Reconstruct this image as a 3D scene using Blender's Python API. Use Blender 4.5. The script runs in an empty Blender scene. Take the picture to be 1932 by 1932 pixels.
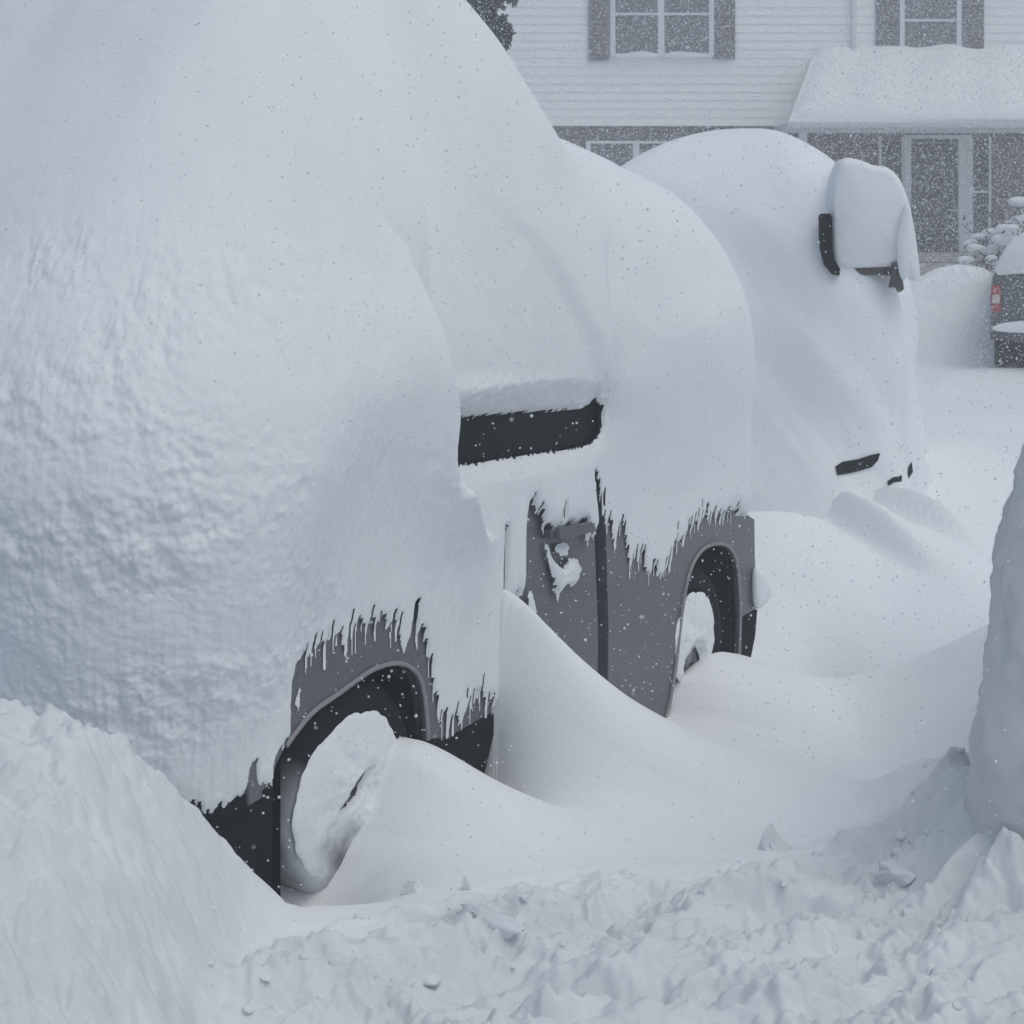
import bpy, bmesh, math, random
import numpy as np
from mathutils import Vector
from mathutils.bvhtree import BVHTree

rng = np.random.default_rng(11)
random.seed(11)
R = math.radians
scene = bpy.context.scene
COL = scene.collection

# ------------------------------------------------------------------ camera, sky, sun, exposure
EYE = 2.376                      # camera height above the ground beside the car (m)
FPX, CX, HY = 3500.0, 966.0, 400.0   # focal length, centre column and horizon row of the photograph on a 1932 wide sheet
cam_d = bpy.data.cameras.new('camera')
cam_d.sensor_width = 36
cam_d.lens = FPX / 1932 * 36
cam_d.shift_y = -(966 - HY) / 1932
cam_d.clip_start, cam_d.clip_end = 0.05, 500
cam_d.dof.use_dof = True
cam_d.dof.focus_distance = 8.0
cam_d.dof.aperture_fstop = 9
cam = bpy.data.objects.new('camera', cam_d)
cam.location = (0, 0, EYE)
cam.rotation_euler = (R(90), 0, 0)
COL.objects.link(cam)
scene.camera = cam

SUN_EL, SUN_AZ = 64.0, 132.0      # azimuth clockwise from +Y (the view direction)
world = bpy.data.worlds.new('World')
scene.world = world
world.use_nodes = True
wn = world.node_tree.nodes
wn.clear()
w_out = wn.new('ShaderNodeOutputWorld')
w_bg = wn.new('ShaderNodeBackground')
w_sky = wn.new('ShaderNodeTexSky')
w_sky.sky_type = 'NISHITA'
w_sky.sun_disc = False
w_sky.sun_elevation = R(SUN_EL)
w_sky.sun_rotation = R(SUN_AZ)
w_sky.air_density, w_sky.dust_density, w_sky.ozone_density = 1.0, 4.0, 0.0
w_bg.inputs['Strength'].default_value = 0.15
w_mix = wn.new('ShaderNodeMix'); w_mix.data_type = 'RGBA'; w_mix.blend_type = 'MULTIPLY'
w_mix.inputs['Factor'].default_value = 1.0
w_mix.inputs['B'].default_value = (.905, 1.0, 1.045, 1)     # grey-blue snow cloud
world.node_tree.links.new(w_sky.outputs[0], w_mix.inputs['A'])
world.node_tree.links.new(w_mix.outputs['Result'], w_bg.inputs[0])
world.node_tree.links.new(w_bg.outputs[0], w_out.inputs[0])
sun_d = bpy.data.lights.new('sun', 'SUN')
sun_d.energy = 0.5
sun_d.angle = R(60)
sun_d.color = (1.0, 0.985, 0.96)
sun = bpy.data.objects.new('sun', sun_d)
sd = Vector((math.sin(R(SUN_AZ)) * math.cos(R(SUN_EL)), math.cos(R(SUN_AZ)) * math.cos(R(SUN_EL)), math.sin(R(SUN_EL))))
sun.rotation_euler = (-sd).to_track_quat('-Z', 'Y').to_euler()
sun.location = (8, 4, 20)
COL.objects.link(sun)
scene.view_settings.view_transform = 'Standard'
scene.view_settings.look = 'None'
scene.view_settings.gamma = 1.0
scene.cycles.volume_bounces = 1
scene.view_settings.exposure = -0.43

# ------------------------------------------------------------------ frames
W0 = np.array([-0.536, 6.45])            # front wheel of the near car
th = math.atan(2221 / FPX)
UU = np.array([math.sin(th), math.cos(th)])   # along the car, away from the camera
NN = np.array([math.cos(th), -math.sin(th)])  # out of its visible side

def side(px, py, n=0.0):
    """point of the near car's side (offset n) seen in the photograph at px, py -> (along, up) in metres"""
    px = np.asarray(px, float); py = np.asarray(py, float)
    k = (px - CX) / FPX
    u = (k * (W0[1] + n * NN[1]) - W0[0] - n * NN[0]) / (UU[0] - k * UU[1])
    Y = W0[1] + u * UU[1] + n * NN[1]
    return u, EYE - (py - HY) * Y / FPX

def uv2xy(u, n):
    u = np.asarray(u, float); n = np.asarray(n, float)
    return W0[0] + u * UU[0] + n * NN[0], W0[1] + u * UU[1] + n * NN[1]

def xy2uv(X, Y):
    dx, dy = X - W0[0], Y - W0[1]
    return dx * UU[0] + dy * UU[1], dx * NN[0] + dy * NN[1]

def proj(X, Y, Z):
    return CX + FPX * X / Y, HY - FPX * (Z - EYE) / Y

def at(px, py, Y):
    return Vector(((px - CX) / FPX * Y, Y, EYE - (py - HY) / FPX * Y))

# ------------------------------------------------------------------ noise
def _hash(ix, iy, seed):
    h = (ix.astype(np.int64) * 374761393 + iy.astype(np.int64) * 668265263 + seed * 1442695041) & 0xffffffff
    h = ((h ^ (h >> 13)) * 1274126177) & 0xffffffff
    h = h ^ (h >> 16)
    return (h & 0xffff) / 65535.0

def perlin(x, y, seed=0):
    ix, iy = np.floor(x), np.floor(y)
    fx, fy = x - ix, y - iy
    u = fx * fx * fx * (fx * (fx * 6 - 15) + 10)
    v = fy * fy * fy * (fy * (fy * 6 - 15) + 10)
    def g(dx, dy):
        a = _hash(ix + dx, iy + dy, seed) * 2 * np.pi
        return np.cos(a) * (fx - dx) + np.sin(a) * (fy - dy)
    a = g(0, 0) * (1 - u) + g(1, 0) * u
    b = g(0, 1) * (1 - u) + g(1, 1) * u
    return (a * (1 - v) + b * v) * 1.5

def fbm(x, y, seed=0, octv=4, gain=0.5):
    s, a = 0, 1.0
    for i in range(octv):
        s = s + a * perlin(x, y, seed + i * 17)
        x, y, a = x * 2.03 + 3.1, y * 2.03 + 7.7, a * gain
    return s

def billow(x, y, seed=0, octv=3, gain=0.5):
    s, a = 0, 1.0
    for i in range(octv):
        s = s + a * (np.abs(perlin(x, y, seed + i * 17)) * 2 - 0.5)
        x, y, a = x * 2.03 + 3.1, y * 2.03 + 7.7, a * gain
    return s

def sst(x, a, b):
    t = np.clip((x - a) / (b - a), 0, 1)
    return t * t * (3 - 2 * t)

def boxblur(a, k):
    for ax in (0, 1):
        p = np.concatenate([np.repeat(np.take(a, [0], ax), k, ax), a, np.repeat(np.take(a, [-1], ax), k + 1, ax)], ax)
        c = np.cumsum(p, ax)
        n = a.shape[ax]
        a = (np.take(c, range(2 * k, 2 * k + n), ax) - np.take(c, range(0, n), ax)) / (2 * k)
    return a

# ------------------------------------------------------------------ materials
def mat(name, color, rough=0.6, metal=0.0, spec=0.5, noise=None, bump=None, coat=0.0):
    """noise=(scale, second colour, low, high); bump=(scale, strength, distance)"""
    m = bpy.data.materials.new(name)
    m.use_nodes = True
    nt = m.node_tree
    b = nt.nodes['Principled BSDF']
    b.inputs['Base Color'].default_value = (*color, 1)
    b.inputs['Roughness'].default_value = rough
    b.inputs['Metallic'].default_value = metal
    b.inputs['Specular IOR Level'].default_value = spec
    b.inputs['Coat Weight'].default_value = coat
    tc = nt.nodes.new('ShaderNodeTexCoord')
    if noise:
        n = nt.nodes.new('ShaderNodeTexNoise')
        n.inputs['Scale'].default_value = noise[0]
        n.inputs['Detail'].default_value = 5
        r = nt.nodes.new('ShaderNodeValToRGB')
        r.color_ramp.elements[0].position, r.color_ramp.elements[1].position = noise[2], noise[3]
        r.color_ramp.elements[0].color = (*color, 1)
        r.color_ramp.elements[1].color = (*noise[1], 1)
        nt.links.new(tc.outputs['Object'], n.inputs['Vector'])
        nt.links.new(n.outputs['Fac'], r.inputs['Fac'])
        nt.links.new(r.outputs['Color'], b.inputs['Base Color'])
    if bump:
        n2 = nt.nodes.new('ShaderNodeTexNoise')
        n2.inputs['Scale'].default_value = bump[0]
        n2.inputs['Detail'].default_value = 9; n2.inputs['Roughness'].default_value = .65
        bp = nt.nodes.new('ShaderNodeBump')
        bp.inputs['Strength'].default_value = bump[1]
        bp.inputs['Distance'].default_value = bump[2]
        nt.links.new(tc.outputs['Object'], n2.inputs['Vector'])
        nt.links.new(n2.outputs['Fac'], bp.inputs['Height'])
        nt.links.new(bp.outputs['Normal'], b.inputs['Normal'])
    return m

SNOW = mat('snow', (0.835, 0.855, 0.865), 0.95, spec=0.1, noise=(1.3, (0.86, 0.875, 0.88), 0.35, 0.65), bump=(38, 0.55, 0.007))
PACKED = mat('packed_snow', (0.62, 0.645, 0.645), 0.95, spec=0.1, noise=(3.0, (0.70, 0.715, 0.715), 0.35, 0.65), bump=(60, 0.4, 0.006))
CLOD = mat('clod_snow', (.70, .725, .725), .95, spec=.1, noise=(9, (.78, .80, .80), .35, .65), bump=(45, .5, .006))
FLAKE = mat('snowflake', (0.86, 0.88, 0.9), 0.9, spec=0.1)
GREY = mat('grey_paint', (0.135, 0.132, 0.145), 0.38, metal=0.25, spec=0.4, noise=(45, (0.17, 0.165, 0.185), 0.5, 0.8), coat=0.15)
nt = GREY.node_tree
_b = nt.nodes['Principled BSDF']
_src = _b.inputs['Base Color'].links[0].from_socket
_tc = nt.nodes.new('ShaderNodeTexCoord')
_v = nt.nodes.new('ShaderNodeTexNoise'); _v.inputs['Scale'].default_value = 130; _v.inputs['Detail'].default_value = 2
_w = nt.nodes.new('ShaderNodeTexNoise'); _w.inputs['Scale'].default_value = 5; _w.inputs['Detail'].default_value = 3
_m = nt.nodes.new('ShaderNodeMath'); _m.operation = 'MULTIPLY_ADD'; _m.inputs[1].default_value = .22; 
_r = nt.nodes.new('ShaderNodeMapRange'); _r.inputs['From Min'].default_value, _r.inputs['From Max'].default_value = .80, .86
_x = nt.nodes.new('ShaderNodeMix'); _x.data_type = 'RGBA'; _x.inputs['B'].default_value = (.6, .63, .66, 1)
nt.links.new(_tc.outputs['Object'], _v.inputs['Vector']); nt.links.new(_tc.outputs['Object'], _w.inputs['Vector'])
nt.links.new(_w.outputs['Fac'], _m.inputs[0]); nt.links.new(_v.outputs['Fac'], _m.inputs[2]); nt.links.new(_m.outputs[0], _r.inputs['Value'])
nt.links.new(_r.outputs['Result'], _x.inputs['Factor']); nt.links.new(_src, _x.inputs['A']); nt.links.new(_x.outputs['Result'], _b.inputs['Base Color'])
LIP = mat('arch_lip_grey', (0.26, 0.25, 0.26), 0.5)
BLACK = mat('black_plastic', (0.007, 0.008, 0.009), 0.85, spec=0.12, noise=(70, (0.02, 0.021, 0.024), 0.5, 0.8))
WELL = mat('wheel_well_black', (0.002, 0.0025, 0.003), 0.95, spec=0.1)
GLASS = mat('dark_glass', (0.005, 0.008, 0.010), 0.5, spec=0.12)
RUBBER = mat('rubber', (0.012, 0.012, 0.013), 0.85, spec=0.25, noise=(40, (0.05, 0.05, 0.055), 0.5, 0.75))
RIM = mat('frosted_metal', (0.10, 0.105, 0.11), 0.7, noise=(22, (.30, .31, .325), .35, .75))
HANDLE = mat('handle_grey', (0.115, 0.12, 0.125), 0.5)

# ------------------------------------------------------------------ object helpers
def link(o, parent=None):
    COL.objects.link(o)
    if parent is not None:
        o.parent = parent
    return o

def tag(o, label=None, cat=None, group=None, kind=None):
    if label: o['label'] = label
    if cat: o['category'] = cat
    if group: o['group'] = group
    if kind: o['kind'] = kind
    return o

def thing(name, loc, label, cat, group=None):
    o = bpy.data.objects.new(name, None)
    o.empty_display_size = 0.2
    o.location = loc
    link(o)
    return tag(o, label, cat, group)

def put(o, parent):
    """parent o, whose mesh is in world coordinates, to an empty that is only translated"""
    link(o, parent)
    if parent is not None:
        p, off = parent, Vector((0, 0, 0))
        while p is not None:
            off += p.location
            p = p.parent
        o.location = -off
    return o

def mesh_np(name, verts, quads, material, parent=None, smooth=True):
    me = bpy.data.meshes.new(name)
    verts = np.asarray(verts, np.float32); quads = np.asarray(quads, np.int32)
    nf, k = quads.shape
    me.vertices.add(len(verts)); me.vertices.foreach_set('co', verts.ravel())
    me.loops.add(nf * k); me.loops.foreach_set('vertex_index', quads.ravel())
    me.polygons.add(nf)
    me.polygons.foreach_set('loop_start', np.arange(0, nf * k, k, dtype=np.int32))
    me.polygons.foreach_set('use_smooth', np.full(nf, smooth))
    me.update(calc_edges=True)
    me.validate()
    me.materials.append(material)
    return put(bpy.data.objects.new(name, me), parent)

def mesh_bm(name, bm, material, parent=None, smooth=False):
    bmesh.ops.recalc_face_normals(bm, faces=bm.faces)
    me = bpy.data.meshes.new(name)
    bm.to_mesh(me); bm.free()
    me.materials.append(material)
    if smooth:
        for p in me.polygons: p.use_smooth = True
    return put(bpy.data.objects.new(name, me), parent)

def grid_quads(nr, nc, keep=None, wrap=False):
    idx = np.arange(nr * nc).reshape(nr, nc)
    if wrap:
        idx = np.concatenate([idx, idx[:, :1]], 1)
    q = np.stack([idx[:-1, :-1], idx[:-1, 1:], idx[1:, 1:], idx[1:, :-1]], -1)
    if keep is not None:
        q = q[keep]
    return q.reshape(-1, 4)

def compact(verts, quads):
    used = np.unique(quads)
    m = np.full(len(verts), -1); m[used] = np.arange(len(used))
    return verts[used], m[quads]

def prism(bm, pts, d, bevel=0.0):
    """closed polygon of 3-D points pushed along vector d"""
    d = Vector(d)
    a = [bm.verts.new(p) for p in pts]
    b = [bm.verts.new(Vector(p) + d) for p in pts]
    fs = [bm.faces.new(a), bm.faces.new(list(reversed(b)))]
    n = len(pts)
    for i in range(n):
        fs.append(bm.faces.new((a[i], b[i], b[(i + 1) % n], a[(i + 1) % n])))
    if bevel > 0:
        es = list({e for f in fs[:2] for e in f.edges})
        bmesh.ops.bevel(bm, geom=es, offset=bevel, segments=2, affect='EDGES', profile=0.5)
    big = [f for f in bm.faces if len(f.verts) > 4]
    if big: bmesh.ops.triangulate(bm, faces=big)

def box(bm, lo, hi, bevel=0.0):
    x0, y0, z0 = lo; x1, y1, z1 = hi
    prism(bm, [(x0, y0, z0), (x1, y0, z0), (x1, y0, z1), (x0, y0, z1)], (0, y1 - y0, 0), bevel)

def tube(bm, pts, rad, seg=8, taper=1.0):
    pts = [Vector(p) for p in pts]
    rings = []
    for i, p in enumerate(pts):
        d = (pts[min(i + 1, len(pts) - 1)] - pts[max(i - 1, 0)]).normalized()
        a = d.orthogonal().normalized(); b = d.cross(a)
        if rings and False: pass
        r = rad * (1 + (taper - 1) * i / max(1, len(pts) - 1))
        rings.append([bm.verts.new(p + (a * math.cos(2 * math.pi * k / seg) + b * math.sin(2 * math.pi * k / seg)) * r) for k in range(seg)])
    for r0, r1 in zip(rings[:-1], rings[1:]):
        best = min(range(seg), key=lambda s: sum((r0[k].co - r1[(k + s) % seg].co).length for k in range(seg)))
        for k in range(seg):
            bm.faces.new((r0[k], r0[(k + 1) % seg], r1[(k + 1 + best) % seg], r1[(k + best) % seg]))
    bm.faces.new(rings[0]); bm.faces.new(list(reversed(rings[-1])))

def pillow(bm, pts, depth_front, depth_back, axis, rings=7, pw=0.55, rough=0.0):
    """a plump lump whose outline is pts (star shaped); bulges along axis and behind it"""
    pts = [Vector(p) for p in pts]
    c = sum(pts, Vector()) / len(pts)
    ax = Vector(axis).normalized()
    n = len(pts)
    prev = None
    allr = []
    for k in range(-rings, rings + 1):
        f = math.pi / 2 * k / rings
        sc = max(math.cos(f), 0.0) ** pw
        dd = math.sin(f) * (depth_front if k > 0 else depth_back)
        if abs(k) == rings:
            allr.append([bm.verts.new(c + ax * dd)])
        else:
            allr.append([bm.verts.new(c + (p - c) * sc + ax * (dd + random.uniform(-rough, rough))) for p in pts])
    for r0, r1 in zip(allr[:-1], allr[1:]):
        for i in range(n):
            j = (i + 1) % n
            if len(r0) == 1: bm.faces.new((r0[0], r1[j], r1[i]))
            elif len(r1) == 1: bm.faces.new((r0[i], r0[j], r1[0]))
            else: bm.faces.new((r0[i], r0[j], r1[j], r1[i]))

def spline(pts, n):
    """closed Catmull-Rom through 2-D points"""
    pts = [np.array(p, float) for p in pts]
    out = []
    m = len(pts)
    for i in range(m):
        p0, p1, p2, p3 = pts[i - 1], pts[i], pts[(i + 1) % m], pts[(i + 2) % m]
        for t in np.linspace(0, 1, n, endpoint=False):
            out.append(0.5 * (2 * p1 + (p2 - p0) * t + (2 * p0 - 5 * p1 + 4 * p2 - p3) * t * t + (3 * p1 - p0 - 3 * p2 + p3) * t ** 3))
    return out

# ------------------------------------------------------------------ snow-covered ground
def polyline_side(pts, n):
    a = np.array(pts, float)
    u, z = side(a[:, 0], a[:, 1], n)
    return u, z

CREST_PX = [(430, 1690, .06), (545, 1705, .06), (570, 1698, .06), (588, 1665, .06), (604, 1580, .06), (622, 1534, .06), (645, 1520, .06), (700, 1504, .06), (732, 1448, .06), (757, 1396, .06), (785, 1383, .06),
            (828, 1410, .06), (868, 1455, .06), (900, 1492, .05), (918, 1508, .03),
            (940, 1220, .03), (946, 1092, .03), (955, 1110, .03), (975, 1148, .03), (1000, 1190, .03), (1040, 1248, .03), (1090, 1306, .03),
            (1135, 1343, .03), (1200, 1358, .03), (1250, 1366, .03), (1280, 1350, .05), (1300, 1318, .07), (1322, 1280, .08), (1350, 1257, .09),
            (1370, 1241, .1), (1390, 1234, .1), (1420, 1243, .1), (1445, 1258, .1), (1500, 1300, .1)]
_cu, _cz, _cn = [], [], []
for x, y, n in CREST_PX:
    u, z = side(x, y, n)
    _cu.append(float(u)); _cz.append(float(z)); _cn.append(n)
_o = np.argsort(_cu)
CU, CZ, CN = np.array(_cu)[_o], np.array(_cz)[_o], np.array(_cn)[_o]
_u = np.linspace(-1.5, 5, 6501)
_k = np.hanning(71); _k /= _k.sum()
_z = np.convolve(np.pad(np.interp(_u, CU, CZ), 35, mode='edge'), _k, 'valid')
_n = np.convolve(np.pad(np.interp(_u, CU, CN), 35, mode='edge'), _k, 'valid')
# two drifts: the cone by the front wheel and the long one from the door edge to the tail
_ud = float(side(943, 1100, .03)[0])
_ca, _cb = CU <= _ud - .012, CU >= _ud - .002
_z1 = np.interp(_u, CU[_ca], CZ[_ca]); _z2 = np.interp(_u, CU[_cb][1:], CZ[_cb][1:])
_z1 = np.convolve(np.pad(_z1, 35, mode='edge'), _k, 'valid'); _z2 = np.convolve(np.pad(_z2, 35, mode='edge'), _k, 'valid')
_z1 = np.where(_u > _ud, .16, _z1)
CU, CN = _u, _n
# how far each stretch of the crest spreads out from the car
SPREAD_U = [-.6, -.2, .3, .75, .95, 1.3, 2.0, 2.6, 3.1, 3.6]
SPREAD = [.25, .22, .46, .55, .75, .9, .65, .42, .55, .65]

BANK_PX = [(-400, 1300, 4.6), (0, 1338, 4.85), (130, 1350, 4.9), (180, 1362, 4.92), (250, 1430, 5.0), (330, 1500, 5.1), (380, 1550, 5.2), (430, 1610, 5.3),
           (470, 1655, 5.4), (530, 1700, 5.55), (640, 1702, 5.7)]
BX = np.array([(x - CX) / FPX * Y for x, y, Y in BANK_PX]); BY = np.array([Y for x, y, Y in BANK_PX])
BZ = np.array([EYE - (y - HY) / FPX * Y for x, y, Y in BANK_PX])
EDGE = np.array([(-2.0, 4.3), (-.94, 4.8), (-.60, 5.2), (-.33, 5.5), (.06, 5.8), (.57, 6.0), (.85, 6.1), (1.34, 6.4), (1.62, 6.7), (3, 7.2)])

def ground_smooth(X, Y):
    u, n = xy2uv(X, Y)
    base = np.interp(Y, [0, 4, 5, 5.6, 6.5, 8, 10, 14, 20, 24, 32, 60, 120], [.55, .42, .36, .30, .2, .10, .2, .36, .54, .78, 1.42, 1.5, 1.6])
    # hollow strip along the car, then the drift crests leaning on it
    cn = np.interp(u, CU, CN)
    sp = np.interp(u, SPREAD_U, SPREAD)
    d = n - cn
    dd = np.maximum(d, 0)
    cz1 = np.interp(u, CU, _z1); cz2 = np.interp(u, CU, _z2)
    tt = sst(u, _ud - .012 - .55 * dd, _ud + .004 + .45 * dd)
    cz = cz1 + (cz2 - cz1) * tt
    fall = np.where(d > 0, np.exp(-(np.maximum(d, 0) / sp) ** 1.4), 1 - sst(-d, .06, .35))
    ends = sst(u, -.75, -.45) * (1 - sst(u, 3.5, 4.4))
    g = base + (cz - base) * fall * ends
    # under the car
    hol = np.exp(-((u + .36) / .34) ** 2 - ((n - .0) / .33) ** 2)
    g = g + (.03 - g) * np.minimum(1, 1.25 * hol)
    # wind scoop behind the car's tail
    g = g - .16 * np.exp(-((u - 3.55) / .28) ** 2 - ((n + .05) / .3) ** 2)
    # bank on the near left
    by, bz = np.interp(X, BX, BY), np.interp(X, BX, BZ)
    dy = Y - by
    f = np.where(dy < 0, np.exp(-(np.abs(dy) / 1.1) ** 2), np.exp(-(dy / .28) ** 2))
    fx = 1 - sst(X, -.62, -.25)
    g = g + np.maximum(0, (bz - base) * f * fx - np.maximum(g - base, 0))
    # slope up to the bank on the right
    g = g + .62 * sst(X, 1.45, 2.5) * np.exp(-((Y - 7.9) / 1.1) ** 2)
    g = g + .25 * sst(X, 1.0, 1.6) * np.exp(-((Y - 5.8) / .9) ** 2) * 0.4
    g = g + .16 * sst(X, 1.22, 1.5) * sst(Y, 5.2, 5.7) * (1 - sst(Y, 6.6, 7.2))
    # drift between the two cars and round the farther one
    g = g + .30 * np.exp(-((X - 1.55) / .8) ** 2 - ((Y - 11.2) / .9) ** 2)
    g = g + .22 * np.exp(-((X - 2.6) / .35) ** 2 - ((Y - 11.6) / 1.5) ** 2)
    # drift tongues at the foot of the farther car
    for (xa, ya, xb, yb, hh, ww) in ((2.02, 11.15, 2.42, 10.45, .22, .10), (2.28, 11.35, 2.75, 10.75, .20, .09)):
        tx, ty = xb - xa, yb - ya; LL = math.hypot(tx, ty)
        al = ((X - xa) * tx + (Y - ya) * ty) / LL; ac = ((X - xa) * ty - (Y - ya) * tx) / LL
        side_ = np.where(ac > 0, np.exp(-(ac / (ww * .6)) ** 2), np.exp(-(ac / (ww * 2.2)) ** 2))
        g = g + hh * side_ * sst(al, -.3, .0) * (1 - sst(al, .15, LL * 1.3))
    return g

def ground_h(X, Y):
    g = ground_smooth(X, Y)
    u, n = xy2uv(X, Y)
    by = np.interp(X, EDGE[:, 0], EDGE[:, 1])
    wob = .16 * fbm(X * 2.2, Y * 2.2, 5, 3)
    rough = 1 - sst(Y + wob, by - .28, by + .10)
    near = 1 - sst(Y, 9.5, 14)
    bank = (1 - sst(X, -1.15, -.45)) * (1 - sst(Y, 5.0, 5.6))
    Xr, Yr = X * .94 + Y * .34, Y * .94 - X * .34
    wx = .12 * fbm(Xr * 3, Yr * 3, 11, 2); wy = .10 * fbm(Xr * 3 + 9, Yr * 3, 13, 2)
    ridge = np.exp(-(perlin((Xr + wx) * 2.2, (Yr + wy) * 4.4, 31) / .30) ** 2)
    clod = .10 * fbm(Xr * 1.6, Yr * 2.6, 21, 3) + .042 * ridge + .030 * fbm((Xr + wx) * 6, (Yr + wy) * 10, 41, 3, .5)
    lump = sst(perlin(X * 6.5 + 3, Y * 9, 51), .25, .55) + .6 * sst(perlin(X * 14 + 3, Y * 17, 53), .3, .6)
    crumb = .010 * fbm(X * 22, Y * 26, 43, 3, .65) + .016 * sst(perlin(X * 19 + 5, Y * 23, 45), .12, .5) + .010 * sst(perlin(X * 37 + 5, Y * 43, 47), .15, .5)
    clod = clod + crumb * (.35 + .65 * sst(fbm(X * 2.1, Y * 2.4, 49, 2), -.3, .4)) + .028 * lump * sst(fbm(X * 1.5, Y * 1.5, 57, 2), -.25, .35) - .03
    g = g + rough * clod * (1 - .75 * bank)
    g = g + bank * (.006 * fbm(X * 28, Y * 32, 67, 3, .6) + .036 * fbm(X * 9 + Y * 2, Y * 9, 61, 4, .62) + .008 * perlin(X * 34, Y * 40, 66))
    g = g + near * (1 - rough) * (.010 * fbm(X * 1.8, Y * 1.8, 71, 2) )
    far = sst(Y, 9, 14)
    g = g + far * .05 * fbm(X * .7, Y * .7, 81, 3)
    return g

def axis(parts):
    out = []
    for a, b, st in parts:
        out.append(np.linspace(a, b, max(2, int(round((b - a) / st)) + 1))[:-1])
    out.append(np.array([parts[-1][1]]))
    return np.concatenate(out)

gx = axis([(-60, -8, 2.0), (-8, -2.2, .25), (-2.2, -1.5, .03), (-1.5, -1.2, .0115), (-1.2, 1.75, .0070), (1.75, 2.3, .0115), (2.3, 4, .04), (4, 12, .3), (12, 60, 2.0)])
gy = axis([(-6, 3, .5), (3, 3.9, .04), (3.9, 6.6, .0078), (6.6, 8.9, .0088), (8.9, 9.6, .0125), (9.6, 14, .05), (14, 30, .3), (30, 90, 2.0)])
GX, GY = np.meshgrid(gx, gy)
GZ = ground_h(GX, GY)
v = np.stack([GX, GY, GZ], -1).reshape(-1, 3)
ground = mesh_np('snow_ground', v, grid_quads(len(gy), len(gx)), SNOW)
tag(ground, kind='structure')
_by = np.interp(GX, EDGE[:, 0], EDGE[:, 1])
_dim = 1 - sst(GY + .16 * fbm(GX * 2.2, GY * 2.2, 5, 3), _by - .30, _by + .12)
_dim = np.maximum(_dim, .8 * (1 - sst(GX, -.95, -.45)) * (1 - sst(GY, 5.3, 5.8))) * (1 - .25 * sst(fbm(GX * 4, GY * 4, 401, 3), -.1, .5))
_at = ground.data.attributes.new('trodden_dim', 'FLOAT', 'POINT')  # foreground dimness painted into the snow colour, over trodden strip and left bank
_at.data.foreach_set('value', _dim.ravel().astype(np.float32))
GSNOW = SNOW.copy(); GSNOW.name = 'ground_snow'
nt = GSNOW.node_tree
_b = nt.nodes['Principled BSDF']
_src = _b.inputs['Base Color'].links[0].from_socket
_a = nt.nodes.new('ShaderNodeAttribute'); _a.attribute_name = 'trodden_dim'
_x = nt.nodes.new('ShaderNodeMix'); _x.data_type = 'RGBA'; _x.inputs['B'].default_value = (.70, .725, .725, 1)  # duller tone standing in for the weaker light of the foreground
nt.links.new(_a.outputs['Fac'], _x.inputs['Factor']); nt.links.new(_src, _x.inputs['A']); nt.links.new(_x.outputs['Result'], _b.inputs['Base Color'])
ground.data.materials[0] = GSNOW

# ------------------------------------------------------------------ mantle of snow (loft round a car)
def perimeter(uF, uE, rF, rR, width, fine, coarse, n_fine=-.95):
    P, Nrm, S = [], [], []
    def seg(p0, p1, nrm, st):
        L = math.dist(p0, p1); k = max(1, int(L / st))
        for t in np.linspace(0, 1, k, endpoint=False):
            P.append((p0[0] + (p1[0] - p0[0]) * t, p0[1] + (p1[1] - p0[1]) * t)); Nrm.append(nrm)
    def arc(c, r, a0, a1, st):
        k = max(2, int(abs(a1 - a0) * r / st))
        for a in np.linspace(a0, a1, k, endpoint=False):
            P.append((c[0] + r * math.cos(a), c[1] + r * math.sin(a))); Nrm.append((math.cos(a), math.sin(a)))
    seg((uF, -width + .3), (uF, n_fine), (-1, 0), coarse)
    seg((uF, n_fine), (uF, -rF), (-1, 0), fine)
    arc((uF + rF, -rF), rF, math.pi, math.pi / 2, fine)
    seg((uF + rF, 0), (uE - rR, 0), (0, 1), fine)
    arc((uE - rR, -rR), rR, math.pi / 2, 0, fine * 2)
    seg((uE, -rR), (uE, -width + .3), (1, 0), coarse)
    arc((uE - .3, -width + .3), .3, 0, -math.pi / 2, coarse)
    seg((uE - .3, -width), (uF + .3, -width), (0, -1), coarse * 2)
    arc((uF + .3, -width + .3), .3, -math.pi / 2, -math.pi, coarse)
    P, Nrm = np.array(P), np.array(Nrm)
    d = np.hypot(*np.diff(P, axis=0).T)
    s = np.concatenate([[0], np.cumsum(d)])
    i0 = int(np.argmin(np.hypot(P[:, 0] - (uF + rF), P[:, 1])))
    s = s - s[i0] + P[i0, 0]        # on the straight side s equals u
    return P, Nrm, s

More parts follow.
